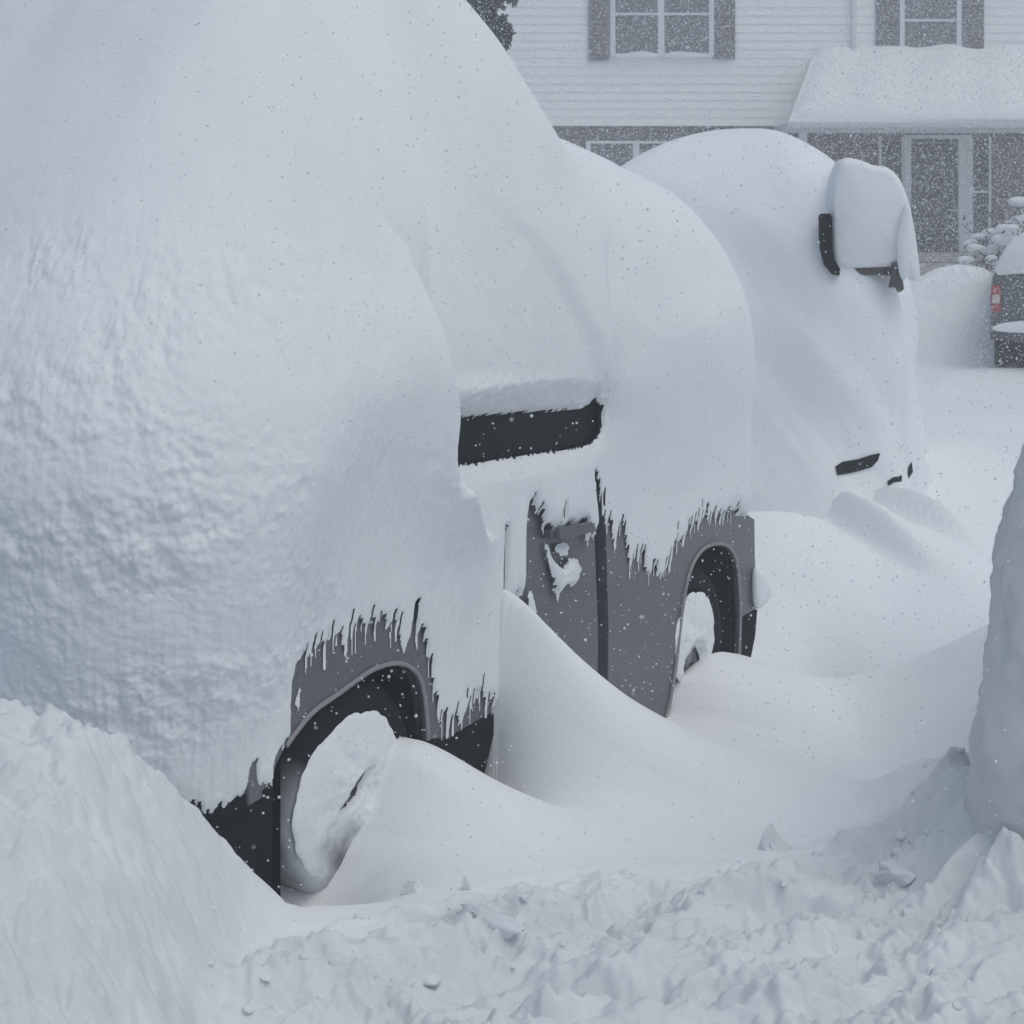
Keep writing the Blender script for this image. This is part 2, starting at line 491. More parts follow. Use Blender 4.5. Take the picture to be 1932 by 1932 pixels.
# ---------------- near car: where its snow stops, read on the side of the car
LOW_FRONT = [(300, 1520), (370, 1530), (400, 1540), (430, 1530), (460, 1507), (467, 1482), (471, 1438), (477, 1436), (479, 1488), (512, 1490), (517, 1440), (530, 1412), (546, 1400), (549, 1300),
             (562, 1272), (580, 1254), (600, 1240), (640, 1230), (680, 1214), (700, 1206), (740, 1202), (780, 1206), (796, 1216), (803, 1262), (811, 1322), (821, 1384),
             (840, 1394), (860, 1382), (890, 1367), (937, 1346), (941, 1346)]
LOW_DOOR = [(941, 1180), (952, 1150), (962, 1140), (975, 1138), (985, 1132), (987, 972), (996, 934), (1005, 958), (1015, 985), (1025, 1000), (1032, 1010), (1060, 1004), (1100, 988),
            (1104, 1038), (1108, 1048), (1113, 1005), (1122, 1016), (1136, 1000)]
LOW_REAR = [(1122, 905), (1128, 935), (1133, 960), (1142, 1006), (1150, 1000), (1154, 1035), (1160, 1052), (1166, 1020), (1172, 1008), (1180, 1050), (1186, 1087), (1192, 1050), (1197, 1044),
            (1204, 1070), (1210, 1060), (1215, 1090), (1220, 1122), (1226, 1066), (1233, 1080), (1241, 1120), (1250, 1080), (1262, 1072), (1269, 1030), (1278, 1042), (1289, 1028), (1304, 1010),
            (1318, 990), (1330, 977), (1344, 984), (1355, 977), (1377, 980), (1392, 991), (1404, 1013), (1410, 1044), (1424, 1052), (1428, 1040), (1470, 1040)]
WIN = [(740, 800), (915, 786), (950, 783), (988, 780), (1030, 779), (1062, 776), (1104, 773), (1108, 746), (1116, 750), (1131, 768), (1132, 804), (1125, 823), (1113, 836), (1095, 842), (1076, 846), (988, 858), (887, 874), (740, 895)]
GAP_L = [(885, 1112), (903, 1119), (932, 1124), (970, 1128), (1043, 1131), (1153, 1134), (1226, 1133), (1340, 1132)]
GAP_R = [(885, 1116), (911, 1124), (970, 1133), (1006, 1140), (1080, 1144), (1190, 1146), (1263, 1148), (1345, 1142)]
PATCHES = [[(1025, 1021), (1036, 1030), (1040, 1050), (1058, 1072), (1070, 1052), (1087, 1052), (1097, 1072), (1090, 1092), (1076, 1112), (1068, 1102), (1060, 1104), (1055, 1122), (1049, 1140), (1043, 1110), (1036, 1080), (1030, 1050)],
           [(1042, 1036), (1052, 1024), (1070, 1022), (1074, 1036), (1066, 1050), (1052, 1050)],
           [(993, 1120), (1002, 1110), (1010, 1150), (1016, 1180), (1004, 1180), (996, 1150)],
           [(555, 1330), (560, 1292), (566, 1300), (565, 1330), (560, 1345)]]
LIP_FRONT = [(200, 640), (260, 700), (370, 775), (480, 845), (620, 880), (750, 898), (880, 916), (920, 922), (990, 938), (1020, 943), (1400, 943)]   # row -> column
LIP_REAR = [(250, 870), (330, 920), (400, 965), (450, 1005), (540, 1050), (650, 1096), (740, 1122), (800, 1131), (850, 1124), (890, 1116), (1400, 1116)]

def inside(px, py, poly):
    poly = np.array(poly, float)
    c = np.zeros(px.shape, bool)
    j = len(poly) - 1
    for i in range(len(poly)):
        xi, yi, xj, yj = *poly[i], *poly[j]
        if yi != yj:
            c ^= ((yi > py) != (yj > py)) & (px < (xj - xi) * (py - yi) / (yj - yi) + xi)
        j = i
    return c

car = thing('parked_car', (*[float(a) for a in uv2xy(1.2, -.85)], 0.0),
            'grey car under thick snow, its wheel arches, door handle and a window strip bare', 'car')

P, Nr, S = perimeter(-1.02, 3.24, .6, .24, 4.6, .0048, .04, -1.3)
nc = len(P)
ZB = .06
zw = np.full(nc, 1.5)
nrw = 225
zrow = np.linspace(0, 1, nrw)
nroof = 230
phi = np.pi / 2 * np.linspace(0, 1, nroof + 1)[1:] ** 1.25
zw = np.interp(P[:, 0], [-1.02, 0, .8], [1.2, 1.3, 1.5])
rise = np.interp(P[:, 0], [-1.1, -.2, .5, .9, 1.4, 2.0, 3.2], [1.45, 1.35, .95, .45, .2, .04, .0])
rise = np.convolve(np.pad(rise, 30, mode='edge'), np.ones(61) / 61, 'valid')
tq = np.clip((S + 1.36) / 2.5, 0, 1)
Tu = np.where(S < -1.36, .6, np.where(S < 1.14, .6 + .54 * tq, np.clip(P[:, 0], .6, 2.75)))
Tn = np.where(S < -1.36, np.clip(P[:, 1] - .3, -4.1, -.9), -.9)
farc = P[:, 1] < -1.9          # columns of the far side
Tu = np.where(farc, np.clip(P[:, 0], .6, 2.75), Tu)
Tn = np.where(farc, np.clip(P[:, 1], -4.1, -.9), Tn)
Tn = np.where((P[:, 0] > 3.0) & (P[:, 1] < -.9), np.clip(P[:, 1], -4.1, -.9), Tn)
kt = np.ones(121) / 121
Tu = np.convolve(np.pad(Tu, 60, mode='wrap'), kt, 'valid'); Tn = np.convolve(np.pad(Tn, 60, mode='wrap'), kt, 'valid')
ztop_u = np.interp(Tu, [-1.1, -.6, -.2, .3, .8, 1.2, 1.45, 1.7, 1.95, 2.2, 2.6, 3.0, 3.24], [3.95, 3.95, 3.95, 3.92, 3.80, 3.62, 3.37, 3.07, 2.86, 2.78, 2.72, 2.58, 2.45])
# smooth that profile
ker = np.ones(57) / 57
ztop = np.convolve(np.pad(ztop_u, 28, mode='edge'), ker, 'valid')
pw = np.interp(P[:, 0], [-1, 0, 1.2, 2.2, 3.2], [2.6, 2.6, 2.6, 2.5, 2.3])
NC_ = 14
ou = np.zeros((nrw + nroof + NC_, nc)); on = ou.copy(); oz = ou.copy()
for r in range(nrw):
    ou[r], on[r], oz[r] = P[:, 0], P[:, 1], ZB + (zw - ZB) * zrow[r]
for k, f in enumerate(phi):
    a = 1 - np.cos(f) ** (2 / pw) if f < np.pi / 2 - 1e-6 else np.ones(nc)
    b = np.sin(f) ** (2 / pw)
    ou[nrw + k] = P[:, 0] + (Tu - P[:, 0]) * a
    on[nrw + k] = P[:, 1] + (Tn - P[:, 1]) * a
    oz[nrw + k] = zw + (ztop - rise - zw) * b + rise * a ** 1.15
for k in range(NC_):
    f = (k + 1) / NC_
    ou[nrw + nroof + k] = Tu + (np.clip(Tu, 1.0, 2.5) - Tu) * f
    on[nrw + nroof + k] = Tn + (-2.3 - Tn) * f
    oz[nrw + nroof + k] = ztop + .12 * math.sin(f * 1.57)
SS = np.broadcast_to(S, ou.shape)
def blurcol(a, k):
    p = np.concatenate([a[:, -k:], a, a[:, :k]], 1)
    cs = np.cumsum(np.concatenate([np.zeros((len(a), 1)), p], 1), 1)
    return (cs[:, 2 * k + 1:] - cs[:, :-2 * k - 1]) / (2 * k + 1)
wk = sst(oz, 1.0, 2.2) * (1 - sst(ou, .1, .7)) 
bu, bn = blurcol(blurcol(ou, 70), 70), blurcol(blurcol(on, 70), 70)
ou = ou + (bu - ou) * wk; on = on + (bn - on) * wk
X0, Y0 = uv2xy(ou, on)
PX, PY = proj(X0, Y0, oz)
on_side = (SS > -.62) & (SS < 3.05)
# lower edge, spiky
ug = np.linspace(-2.5, 4.5, 7001)
teeth = np.zeros_like(ug)
def spikes(n, wlo, whi, llo, lhi, sgn, pwr):
    for _ in range(n):
        c0, w_, l_ = rng.uniform(-1.6, 3.4), rng.uniform(wlo, whi), llo + (lhi - llo) * rng.random() ** 2
        i0, i1 = np.searchsorted(ug, (c0 - w_, c0 + w_))
        t_ = np.clip(1 - np.abs(ug[i0:i1] - c0) / w_, 0, 1) ** pwr * l_ * sgn
        teeth[i0:i1] = np.where(np.abs(t_) > np.abs(teeth[i0:i1]), t_, teeth[i0:i1])
spikes(300, .010, .030, 6, 34, 1, .8)
spikes(330, .005, .011, 10, 62, -1, .6)
spikes(260, .0045, .008, 25, 95, -1, .5)
spikes(160, .005, .010, 10, 40, 1, .8)
tilt = .006 * perlin(SS * 3, oz * 6, 19)
fr = 9 * fbm(SS * 16, SS * 0 + .5, 3, 3) + np.interp(SS, ug, teeth)
thirds = np.where(PX < 941, np.interp(PX, *np.array(LOW_FRONT, float).T), np.where(PX < np.interp(PY, [r for r, c in GAP_R], [c for r, c in GAP_R]) - 6, np.interp(PX, *np.array(LOW_DOOR, float).T), np.interp(PX, *np.array(LOW_REAR, float).T)))
amp = np.where(PX < 470, .4, np.where(PX < 548, .25, np.where(PX < 941, 1.0, np.where(PX < 1130, .35, .55))))
# thickness of the snow on the side
gx_ = np.arange(-400, 2400.0)
lf_ = np.interp(gx_, *np.array(LOW_FRONT, float).T)
lf_ = np.convolve(np.pad(lf_, 75, mode='edge'), np.ones(151) / 151, 'valid')
lr_ = np.interp(gx_, *np.array(LOW_REAR, float).T)
lr_ = np.convolve(np.pad(lr_, 75, mode='edge'), np.ones(151) / 151, 'valid')
thirds_s = np.where(PX < 941, np.interp(PX, gx_, lf_), np.interp(PX, gx_, lr_))
up = np.clip((thirds_s - PY) / 620, 0, 1)
endk = sst(PX, 840, 935) * sst(PY, 930, 1040)
ups = up * up * (3 - 2 * up)
thF = (.006 + .19 * ups + .09 * sst(PX, 740, 850) * sst(PY, 420, 620) * (1 - sst(PY, 880, 1080))) * (1 - .82 * endk) * (1 - sst(oz, 1.7, 2.5)) + .06 * sst(oz, 1.7, 2.5)
def out_px(t):
    x, y = uv2xy(ou, np.where(on_side, t, on))
    return proj(x, y, oz)
pxF, pyF = out_px(thF)
lipF = np.interp(pyF, [r for r, c in LIP_FRONT], [c for r, c in LIP_FRONT])
sF = 1 - sst(pxF, lipF - 26, lipF + 1)
keep = PY < thirds + fr * amp
# streaky little holes just above the fringe
hole = (perlin(SS * 105, oz * 4.5, 77) + .5 * perlin(SS * 60, oz * 9, 78) > .62 + .0075 * np.abs(thirds - PY - 14)) & (PY < thirds) & (PX > 548)
keep &= ~hole
win = inside(PX, PY + 5 * perlin(SS * 40, oz * 0, 5), WIN) & (sF < .5)
keep &= ~win
gl = np.interp(PY, [r for r, c in GAP_L], [c for r, c in GAP_L]); gr = np.interp(PY, [r for r, c in GAP_R], [c for r, c in GAP_R])
wv = 2.5 * perlin(oz * 14, SS * 0, 15)
keep &= ~((PX > gl + wv) & (PX < gr + wv) & (PY > 885) & (PY < 1400))
fg = (PX > 939.5) & (PX < 945) & (PY > 990) & (PY < 1180)
keep &= ~fg
for pch in PATCHES:
    keep |= inside(PX + 3 * perlin(SS * 50, oz * 30, 8), PY, pch) & on_side
front_low = .30 + .05 * perlin(SS * 9, SS * 0, 4)
keep = np.where((SS > -1.75) & (SS < 3.6), keep, oz > np.where(SS < 0, front_low, .35))
keep |= oz > 1.9
K = boxblur(keep.astype(float), 3); K2 = boxblur(keep.astype(float), 12)
tpr = np.clip((K - .5) / .5, 0, 1) ** .7
tpr2 = np.clip((K2 - .45) / .55, 0, 1) ** .7
upR = np.clip((thirds_s - PY) / 420, 0, 1)
K3 = sst(boxblur(boxblur((~win).astype(float), 22), 22), .72, 1.0)
thR = .006 + .10 * upR ** 1.8 * K3 * (1 - sst(oz, 1.5, 2.7)) + .06 * sst(oz, 2.0, 2.5)
pxR, pyR = out_px(.09 * np.clip((900 - PY) / 200, 0, 1))
lipR = np.interp(pyR, [r for r, c in LIP_REAR], [c for r, c in LIP_REAR])
sR = sst(pxR, lipR - 4, lipR + 40)
wz = (PX > 780) * (1 - sst(PX, 1095, 1138))
thW = .06 * sst(oz, 1.9, 2.4) + .015 + wz * (.11 * sst(oz, 1.43, 1.74) * (1 - sst(oz, 1.85, 2.6)) + .03 * sst(PY, 690, 775) * (PY < 815) + .02 * (PY > 845))
thR = thR + .025 * np.exp(-((pxR - lipR - 45) / 70) ** 2) * sst(oz, 1.45, 1.7) * (1 - sst(oz, 2.0, 2.5))
TH = thW + (thF - thW) * sF
TH = TH + (np.maximum(thR, TH) - TH) * sR
bs = sst(SS, -1.3, -.25)
THf = .02 + .17 * np.clip((oz - .3) / 1.2, 0, 1) * (1 - sst(oz, 1.7, 2.5)) + .06 * sst(oz, 1.7, 2.5)
br = sst(SS, 2.75, 3.25)
TH = np.where(SS < 3.6, (THf + (TH - THf) * bs) * (1 - br) + .07 * br, .07)
TH = np.minimum(.0035 + .007 * tpr + TH * tpr2, TH + .02) * (tpr * .95 + .05)
# surface relief: clumps to the front, vertical streaks over the fringe
frontw = 1 - .8 * sst(SS, -1.5, .5) - .2 * sst(SS, .5, 1.6)
roofk = np.zeros_like(oz); roofk[nrw:nrw + nroof] = phi[:, None] / (np.pi / 2); roofk[nrw + nroof:] = 1
wq = .02 * fbm(SS * 5, oz * 5, 97, 2)
mod_ = .35 + 1.1 * sst(fbm(SS * 1.7, oz * 2.1, 91, 3), -.35, .5)
lump = mod_ * fbm((SS + wq) * 8 + oz * 3.5, oz * 6 - SS * 2.5, 101, 5, .72)
lump2 = -mod_ * np.abs(perlin((SS + wq) * 15 + oz * 7, oz * 12 - SS * 4, 111))
streak = fbm(SS * 22, oz * 2.6, 121, 3)
rel = frontw * (1 + 1.1 * (1 - sst(SS, -2.3, -1.0))) * (.0105 * lump - .005 * lump2 + .0022 * fbm(SS * 44, oz * 38, 171, 2)) * (1 - sst(oz, 1.9, 2.75))
rel = rel + (.0065 * streak + .005 * perlin(SS * 55, oz * 3.5, 131) + .003 * perlin(SS * 95, oz * 6, 133)) * (.22 + .78 * (1 - sst(up, .15, .75))) * (1 - sst(oz, 1.5, 2.4)) * (.35 + sF * .65)
rel = rel + .02 * fbm(SS * 1.3, oz * 1.3, 141, 2) * tpr2
fluff = sst(PY, 690, 770) * (PY < 800) * (PX > 850) * (PX < 1135)
rel = rel + fluff * (.02 * np.abs(perlin(SS * 26, oz * 26, 151)) + .012 * perlin(SS * 55, oz * 55, 152))
TH = TH + (.06 - TH) * sst(oz, 1.95, 2.7)
TH = TH + rel * tpr * np.clip(TH / .05, 0.15, 1)
TH = np.maximum(TH, .0035)
TH = TH - .035 * (1 - sF) * (1 - sR) * sst(oz, 1.44, 1.7) * (1 - sst(oz, 1.95, 2.6)) * on_side
c = np.cos(roofk * np.pi / 2)
ou2 = ou + Nr[:, 0] * TH * c
on2 = on + Nr[:, 1] * TH * c
oz2 = oz + np.where(roofk > 0, .05 * fbm(ou * 1.1, on * 1.1, 161, 3) * roofk + rel * .8 * roofk, 0)
X, Y = uv2xy(ou2, on2)
kq = keep[:-1, :] & keep[1:, :] & np.roll(keep, -1, 1)[:-1] & np.roll(keep, -1, 1)[1:]
q = grid_quads(nrw + nroof + NC_, nc, kq, wrap=True)
vv, q = compact(np.stack([X, Y, oz2], -1).reshape(-1, 3), q)
mesh_np('snow_cover', vv, q, SNOW, car)

# ---------------- near car: panels, arches, wheels
NV = Vector((NN[0], NN[1], 0)); UV3 = Vector((UU[0], UU[1], 0))
def sp(px, py, n=0.0):
    u, z = side(px, py, n)
    x, y = uv2xy(u, n)
    return Vector((float(x), float(y), float(z)))
def wp(u, n, z):
    x, y = uv2xy(u, n)
    return Vector((float(x), float(y), float(z)))
def panel(name, pts, n0, depth, material, parent, bevel=.004):
    bm = bmesh.new()
    prism(bm, [sp(x, y, 0) + NV * n0 for x, y in pts], -NV * depth, bevel)
    return mesh_bm(name, bm, material, parent)

ARCH1 = [(538, 1408), (556, 1382), (590, 1342), (640, 1306), (690, 1270), (720, 1256), (748, 1251), (772, 1258), (790, 1278), (798, 1310), (803, 1350), (806, 1396)]
ARCH2 = [(1250, 1368), (1262, 1326), (1274, 1252), (1282, 1180), (1292, 1112), (1304, 1068), (1324, 1037), (1350, 1026), (1374, 1032), (1388, 1060), (1393, 1110), (1395, 1160), (1393, 1242)]
def dense(pts, k=5):
    out = []
    for i in range(len(pts) - 1):
        p0 = np.array(pts[max(i - 1, 0)], float); p1 = np.array(pts[i], float); p2 = np.array(pts[i + 1], float); p3 = np.array(pts[min(i + 2, len(pts) - 1)], float)
        for t in np.linspace(0, 1, k, endpoint=False):
            out.append(tuple(0.5 * (2 * p1 + (p2 - p0) * t + (2 * p0 - 5 * p1 + 4 * p2 - p3) * t * t + (3 * p1 - p0 - 3 * p2 + p3) * t ** 3)))
    out.append(tuple(pts[-1]))
    return out
A1, A2 = dense(ARCH1), dense(ARCH2)
panel('front_fender', [(470, 1120), (938, 1000), (938, 1340), (845, 1392)] + A1[::-1] + [(520, 1440), (505, 1500), (470, 1520)], 0, .05, GREY, car)
panel('rear_panel', [(1134, 880), (1143, 1000), (1148, 1180), (1146, 1400), (1246, 1400)] + A2 + [(1398, 1242), (1400, 1162), (1428, 1148), (1424, 1040), (1424, 980), (1300, 900)], 0, .05, GREY, car)
door = panel('door', [(945, 880), (1090, 848), (1116, 842), (1126, 1000), (1133, 1180), (1133, 1420), (945, 1480)], -.012, .05, GREY, car)
bm = bmesh.new()
hp = [(1034, 994), (1098, 983), (1103, 992), (1104, 1000), (1040, 1018), (1033, 1010)]
prism(bm, [sp(x, y) + NV * .055 for x, y in hp], -NV * .03, .006)
prism(bm, [sp(x, y) + NV * .03 for x, y in [(1026, 1000), (1040, 998), (1040, 1016), (1028, 1016)]], -NV * .045, .003)
prism(bm, [sp(x, y) + NV * .03 for x, y in [(1088, 988), (1100, 986), (1100, 1000), (1090, 1003)]], -NV * .045, .003)
mesh_bm('handle', bm, HANDLE, door)
panel('window', [(720, 905), (1120, 838), (1137, 820), (1138, 735), (720, 735)], -.02, .012, GLASS, door, 0)
panel('door_seal', [(1104, 870), (1152, 870), (1156, 1400), (1122, 1400)], -.075, .02, WELL, car, 0)
panel('door_gap', [(930, 960), (950, 960), (950, 1420), (930, 1420)], -.07, .02, WELL, car, 0)
panel('mud_flap', [(846, 1394), (936, 1342), (938, 1350), (905, 1492), (880, 1520), (812, 1500), (808, 1402)], .006, .12, BLACK, car)
panel('rear_bumper', [(1400, 1164), (1428, 1150), (1424, 1200), (1412, 1260), (1395, 1260), (1396, 1200)], .004, .14, BLACK, car)
# front bumper wrapped round the corner
bm = bmesh.new()
sel = [i for i in range(nc) if -1.75 < S[i] < -.42][::14]
rows = []
for zz, off in ((.10, -.05), (.14, .0), (.30, .012), (.50, .008), (.56, -.03)):
    rows.append([bm.verts.new(wp(P[i, 0] + Nr[i, 0] * off, P[i, 1] + Nr[i, 1] * off, zz)) for i in sel])
for r0, r1 in zip(rows[:-1], rows[1:]):
    for i in range(len(sel) - 1): bm.faces.new((r0[i], r0[i + 1], r1[i + 1], r1[i]))
mesh_bm('front_bumper', bm, BLACK, car, True)
for nm, A in (('wheel_well', A1), ('wheel_well', A2)):
    bm = bmesh.new()
    lo = [sp(x, y) - NV * .02 for x, y in A]
    first = Vector((lo[0].x, lo[0].y, 0)); last = Vector((lo[-1].x, lo[-1].y, 0))
    ring = [first] + lo + [last]
    a = [bm.verts.new(p) for p in ring]; b = [bm.verts.new(p - NV * .6) for p in ring]
    for i in range(len(ring) - 1): bm.faces.new((a[i], a[i + 1], b[i + 1], b[i]))
    f = bm.faces.new(b)
    bmesh.ops.triangulate(bm, faces=[f])
    mesh_bm(nm, bm, WELL, car)
    bm = bmesh.new()
    tube(bm, [sp(x, y) + NV * .004 for x, y in A], .009, 8)
    mesh_bm('arch_lip', bm, LIP, car, True)
# core of the body (doors, roof, hood) that carries the snow
bm = bmesh.new()
prof = [(-.95, .3), (3.15, .35), (3.18, 1.1), (1.95, 1.15), (1.85, 1.75), (1.0, 1.8), (.45, 1.2), (-.85, 1.05)]
prism(bm, [wp(u, -.62, z) for u, z in prof], -NV * 1.0, .05)
mesh_bm('body', bm, GREY, car)

def frost_mat(name, base, lo, hi):
    m = mat(name, base, .9, spec=.15)
    nt = m.node_tree
    b = nt.nodes['Principled BSDF']
    tc = nt.nodes.new('ShaderNodeTexCoord')
    ln = nt.nodes.new('ShaderNodeVectorMath'); ln.operation = 'LENGTH'
    nz = nt.nodes.new('ShaderNodeTexNoise'); nz.inputs['Scale'].default_value = 14; nz.inputs['Detail'].default_value = 6
    mr = nt.nodes.new('ShaderNodeMapRange')
    mr.inputs['From Min'].default_value, mr.inputs['From Max'].default_value = hi, lo
    ad = nt.nodes.new('ShaderNodeMath'); ad.operation = 'MULTIPLY_ADD'; ad.inputs[1].default_value = .5; ad.inputs[2].default_value = -.27
    ad2 = nt.nodes.new('ShaderNodeMath'); ad2.operation = 'ADD'; ad2.use_clamp = True
    mx = nt.nodes.new('ShaderNodeMix'); mx.data_type = 'RGBA'
    mx.inputs['A'].default_value = (*base, 1); mx.inputs['B'].default_value = (.78, .82, .86, 1)
    L = nt.links.new
    dt = nt.nodes.new('ShaderNodeVectorMath'); dt.operation = 'DOT_PRODUCT'
    dt.inputs[1].default_value = (-.6 * UU[0], -.6 * UU[1], -.9)
    mr2 = nt.nodes.new('ShaderNodeMapRange'); mr2.inputs['From Min'].default_value, mr2.inputs['From Max'].default_value = .02, .30
    mu = nt.nodes.new('ShaderNodeMath'); mu.operation = 'MULTIPLY'
    nt.links.new(tc.outputs['Object'], dt.inputs[0]); nt.links.new(dt.outputs['Value'], mr2.inputs['Value'])
    nt.links.new(ad2.outputs[0], mu.inputs[0]); nt.links.new(mr2.outputs['Result'], mu.inputs[1])
    L(tc.outputs['Object'], ln.inputs[0]); L(tc.outputs['Object'], nz.inputs['Vector'])
    L(ln.outputs['Value'], mr.inputs['Value']); L(nz.outputs['Fac'], ad.inputs[0])
    L(mr.outputs['Result'], ad2.inputs[0]); L(ad.outputs[0], ad2.inputs[1])
    L(mu.outputs[0], mx.inputs['Factor']); L(mx.outputs['Result'], b.inputs['Base Color'])
    return m
FROST_RUBBER = frost_mat('frosted_rubber', (.010, .010, .012), .29, .44)

FACE_SNOW = mat('wheel_face_snow', (.8, .83, .85), .95, spec=.1, bump=(90, .3, .004))  # snow white, turning grey in a soft patch low on the forward side
nt = FACE_SNOW.node_tree
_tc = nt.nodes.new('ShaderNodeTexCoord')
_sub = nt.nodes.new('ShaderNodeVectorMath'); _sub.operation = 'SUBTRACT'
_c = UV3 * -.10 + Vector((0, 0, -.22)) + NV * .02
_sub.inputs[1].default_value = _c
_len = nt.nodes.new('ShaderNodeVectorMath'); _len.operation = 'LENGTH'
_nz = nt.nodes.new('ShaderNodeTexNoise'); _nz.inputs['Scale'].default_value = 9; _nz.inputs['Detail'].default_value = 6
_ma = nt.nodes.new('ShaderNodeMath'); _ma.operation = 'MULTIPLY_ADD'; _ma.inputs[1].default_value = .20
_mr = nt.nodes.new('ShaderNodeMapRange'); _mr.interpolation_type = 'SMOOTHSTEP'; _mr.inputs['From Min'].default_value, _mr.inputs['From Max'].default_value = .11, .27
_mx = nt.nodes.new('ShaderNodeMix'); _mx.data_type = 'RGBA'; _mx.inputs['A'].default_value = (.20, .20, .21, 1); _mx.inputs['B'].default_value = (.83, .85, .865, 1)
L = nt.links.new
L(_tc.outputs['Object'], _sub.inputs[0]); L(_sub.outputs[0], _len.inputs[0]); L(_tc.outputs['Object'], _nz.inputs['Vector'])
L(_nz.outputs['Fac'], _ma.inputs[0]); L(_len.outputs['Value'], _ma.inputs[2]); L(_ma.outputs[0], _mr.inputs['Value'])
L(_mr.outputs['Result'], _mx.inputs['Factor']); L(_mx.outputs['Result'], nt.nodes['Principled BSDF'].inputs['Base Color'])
def wheel(uc, rad, cover, slit, low=False):
    """tyre, rim and the snow blown onto its face; cover(angle) is the radius of that snow"""
    c = wp(uc, 0, rad)
    w = bpy.data.objects.new('wheel', None); w.empty_display_size = .1
    put(w, car); w.location += c
    def mk(name, bm, m, parent, smooth=True):
        bmesh.ops.recalc_face_normals(bm, faces=bm.faces)
        me = bpy.data.meshes.new(name); bm.to_mesh(me); bm.free(); me.materials.append(m)
        for p in me.polygons: p.use_smooth = smooth
        return link(bpy.data.objects.new(name, me), parent)
    def lathe(profile, seg=72, closed=True):
        bm = bmesh.new(); rings = []
        for k in range(seg):
            a = 2 * math.pi * k / seg
            rd = UV3 * math.cos(a) + Vector((0, 0, 1)) * math.sin(a)
            rings.append([bm.verts.new(rd * r + NV * n) for r, n in profile])
        m = len(profile)
        for k in range(seg):
            r0, r1 = rings[k], rings[(k + 1) % seg]
            for i in range(m if closed else m - 1): bm.faces.new((r0[i], r0[(i + 1) % m], r1[(i + 1) % m], r1[i]))
        return bm
    mk('tyre', lathe([(.24, -.03), (.27, -.012), (rad - .06, -.012), (rad - .02, -.03), (rad, -.06), (rad, -.21), (rad - .03, -.24), (.24, -.23)]), FROST_RUBBER, w)
    bm = lathe([(.245, -.035), (.23, -.05), (.10, -.055), (.09, -.03), (.02, -.025), (.02, -.09), (.245, -.12)])
    for k in range(7):
        a = 2 * math.pi * k / 7
        d = UV3 * math.cos(a) + Vector((0, 0, 1)) * math.sin(a); t = UV3 * -math.sin(a) + Vector((0, 0, 1)) * math.cos(a)
        prism(bm, [d * .08 - t * .02 - NV * .03, d * .08 + t * .02 - NV * .03, d * .235 + t * .014 - NV * .035, d * .235 - t * .014 - NV * .035], -NV * .03)
    mk('rim', bm, RIM, w, False)
    # snow on the face
    nr_, na = 60, 240
    rr = np.linspace(0.0, 1, nr_)[:, None]; aa = np.linspace(0, 2 * np.pi, na, endpoint=False)[None, :]
    co = cover(aa) * (1 + .05 * fbm(np.cos(aa) * 3 + 9, np.sin(aa) * 3 + 9, 3, 3))
    r = rr * co
    uu = r * np.cos(aa); zz = r * np.sin(aa)
    thick = .028 * np.sqrt(np.clip(1 - rr ** 2, 0, 1)) + .0 * aa
    n = -.01 + thick + .016 * fbm(uu * 7, zz * 7, 7, 4, .55) * np.clip(1.1 - rr, 0, 1) - .012 * sst(-zz, .02, .25)
    sx, sz, sa, sb, sang = slit
    du, dz = uu - sx, zz - sz
    p = du * math.cos(sang) + dz * math.sin(sang); q2 = -du * math.sin(sang) + dz * math.cos(sang)
    streak_ = .35 * np.abs(perlin(uu * 110, zz * 22, 9)) * (q2 > 0)
    e = np.sqrt((p / sa) ** 2 + (q2 / sb) ** 2) + streak_
    n = n - .03 * np.clip(1.5 - e, 0, .5) * 2
    keepw = e > .95
    pts = uu[..., None] * np.array(UV3)[None, None] + zz[..., None] * np.array((0, 0, 1.0))[None, None] + n[..., None] * np.array(NV)[None, None]
    kk = keepw & np.roll(keepw, -1, 1)
    kk = kk[:-1] & kk[1:]
    v_, q_ = compact(pts.reshape(-1, 3), grid_quads(nr_, na, kk, wrap=True))
    o = mesh_np('snow_cap', v_, q_, FACE_SNOW if low else SNOW, None)
    o.location = (0, 0, 0); o.parent = w
    return w
def cover1(a):
    return .262 + .085 * np.exp(-((np.mod(a, 2 * np.pi) - np.pi * 1.05) / .8) ** 2) + .07 * np.exp(-((np.mod(a, 2 * np.pi) - np.pi * 1.5) / .7) ** 2)
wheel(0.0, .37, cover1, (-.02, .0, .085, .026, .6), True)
u2, _z = side(1340, 1150)
wheel(float(u2) - .16, .36, lambda a: .215 + .03 * np.sin(a) + 0 * a, (.0, -.085, .085, .085, .3))
# lump of snow on the corner of the tail
bm = bmesh.new()
pillow(bm, [wp(3.16, .02, 0) * 0 + sp(x, y, .02) for x, y in spline([(1424, 1075), (1436, 1080), (1447, 1098), (1451, 1115), (1446, 1132), (1434, 1146), (1425, 1142)], 4)], .03, .03, NV)
mesh_bm('snow_clump', bm, SNOW, car, True)

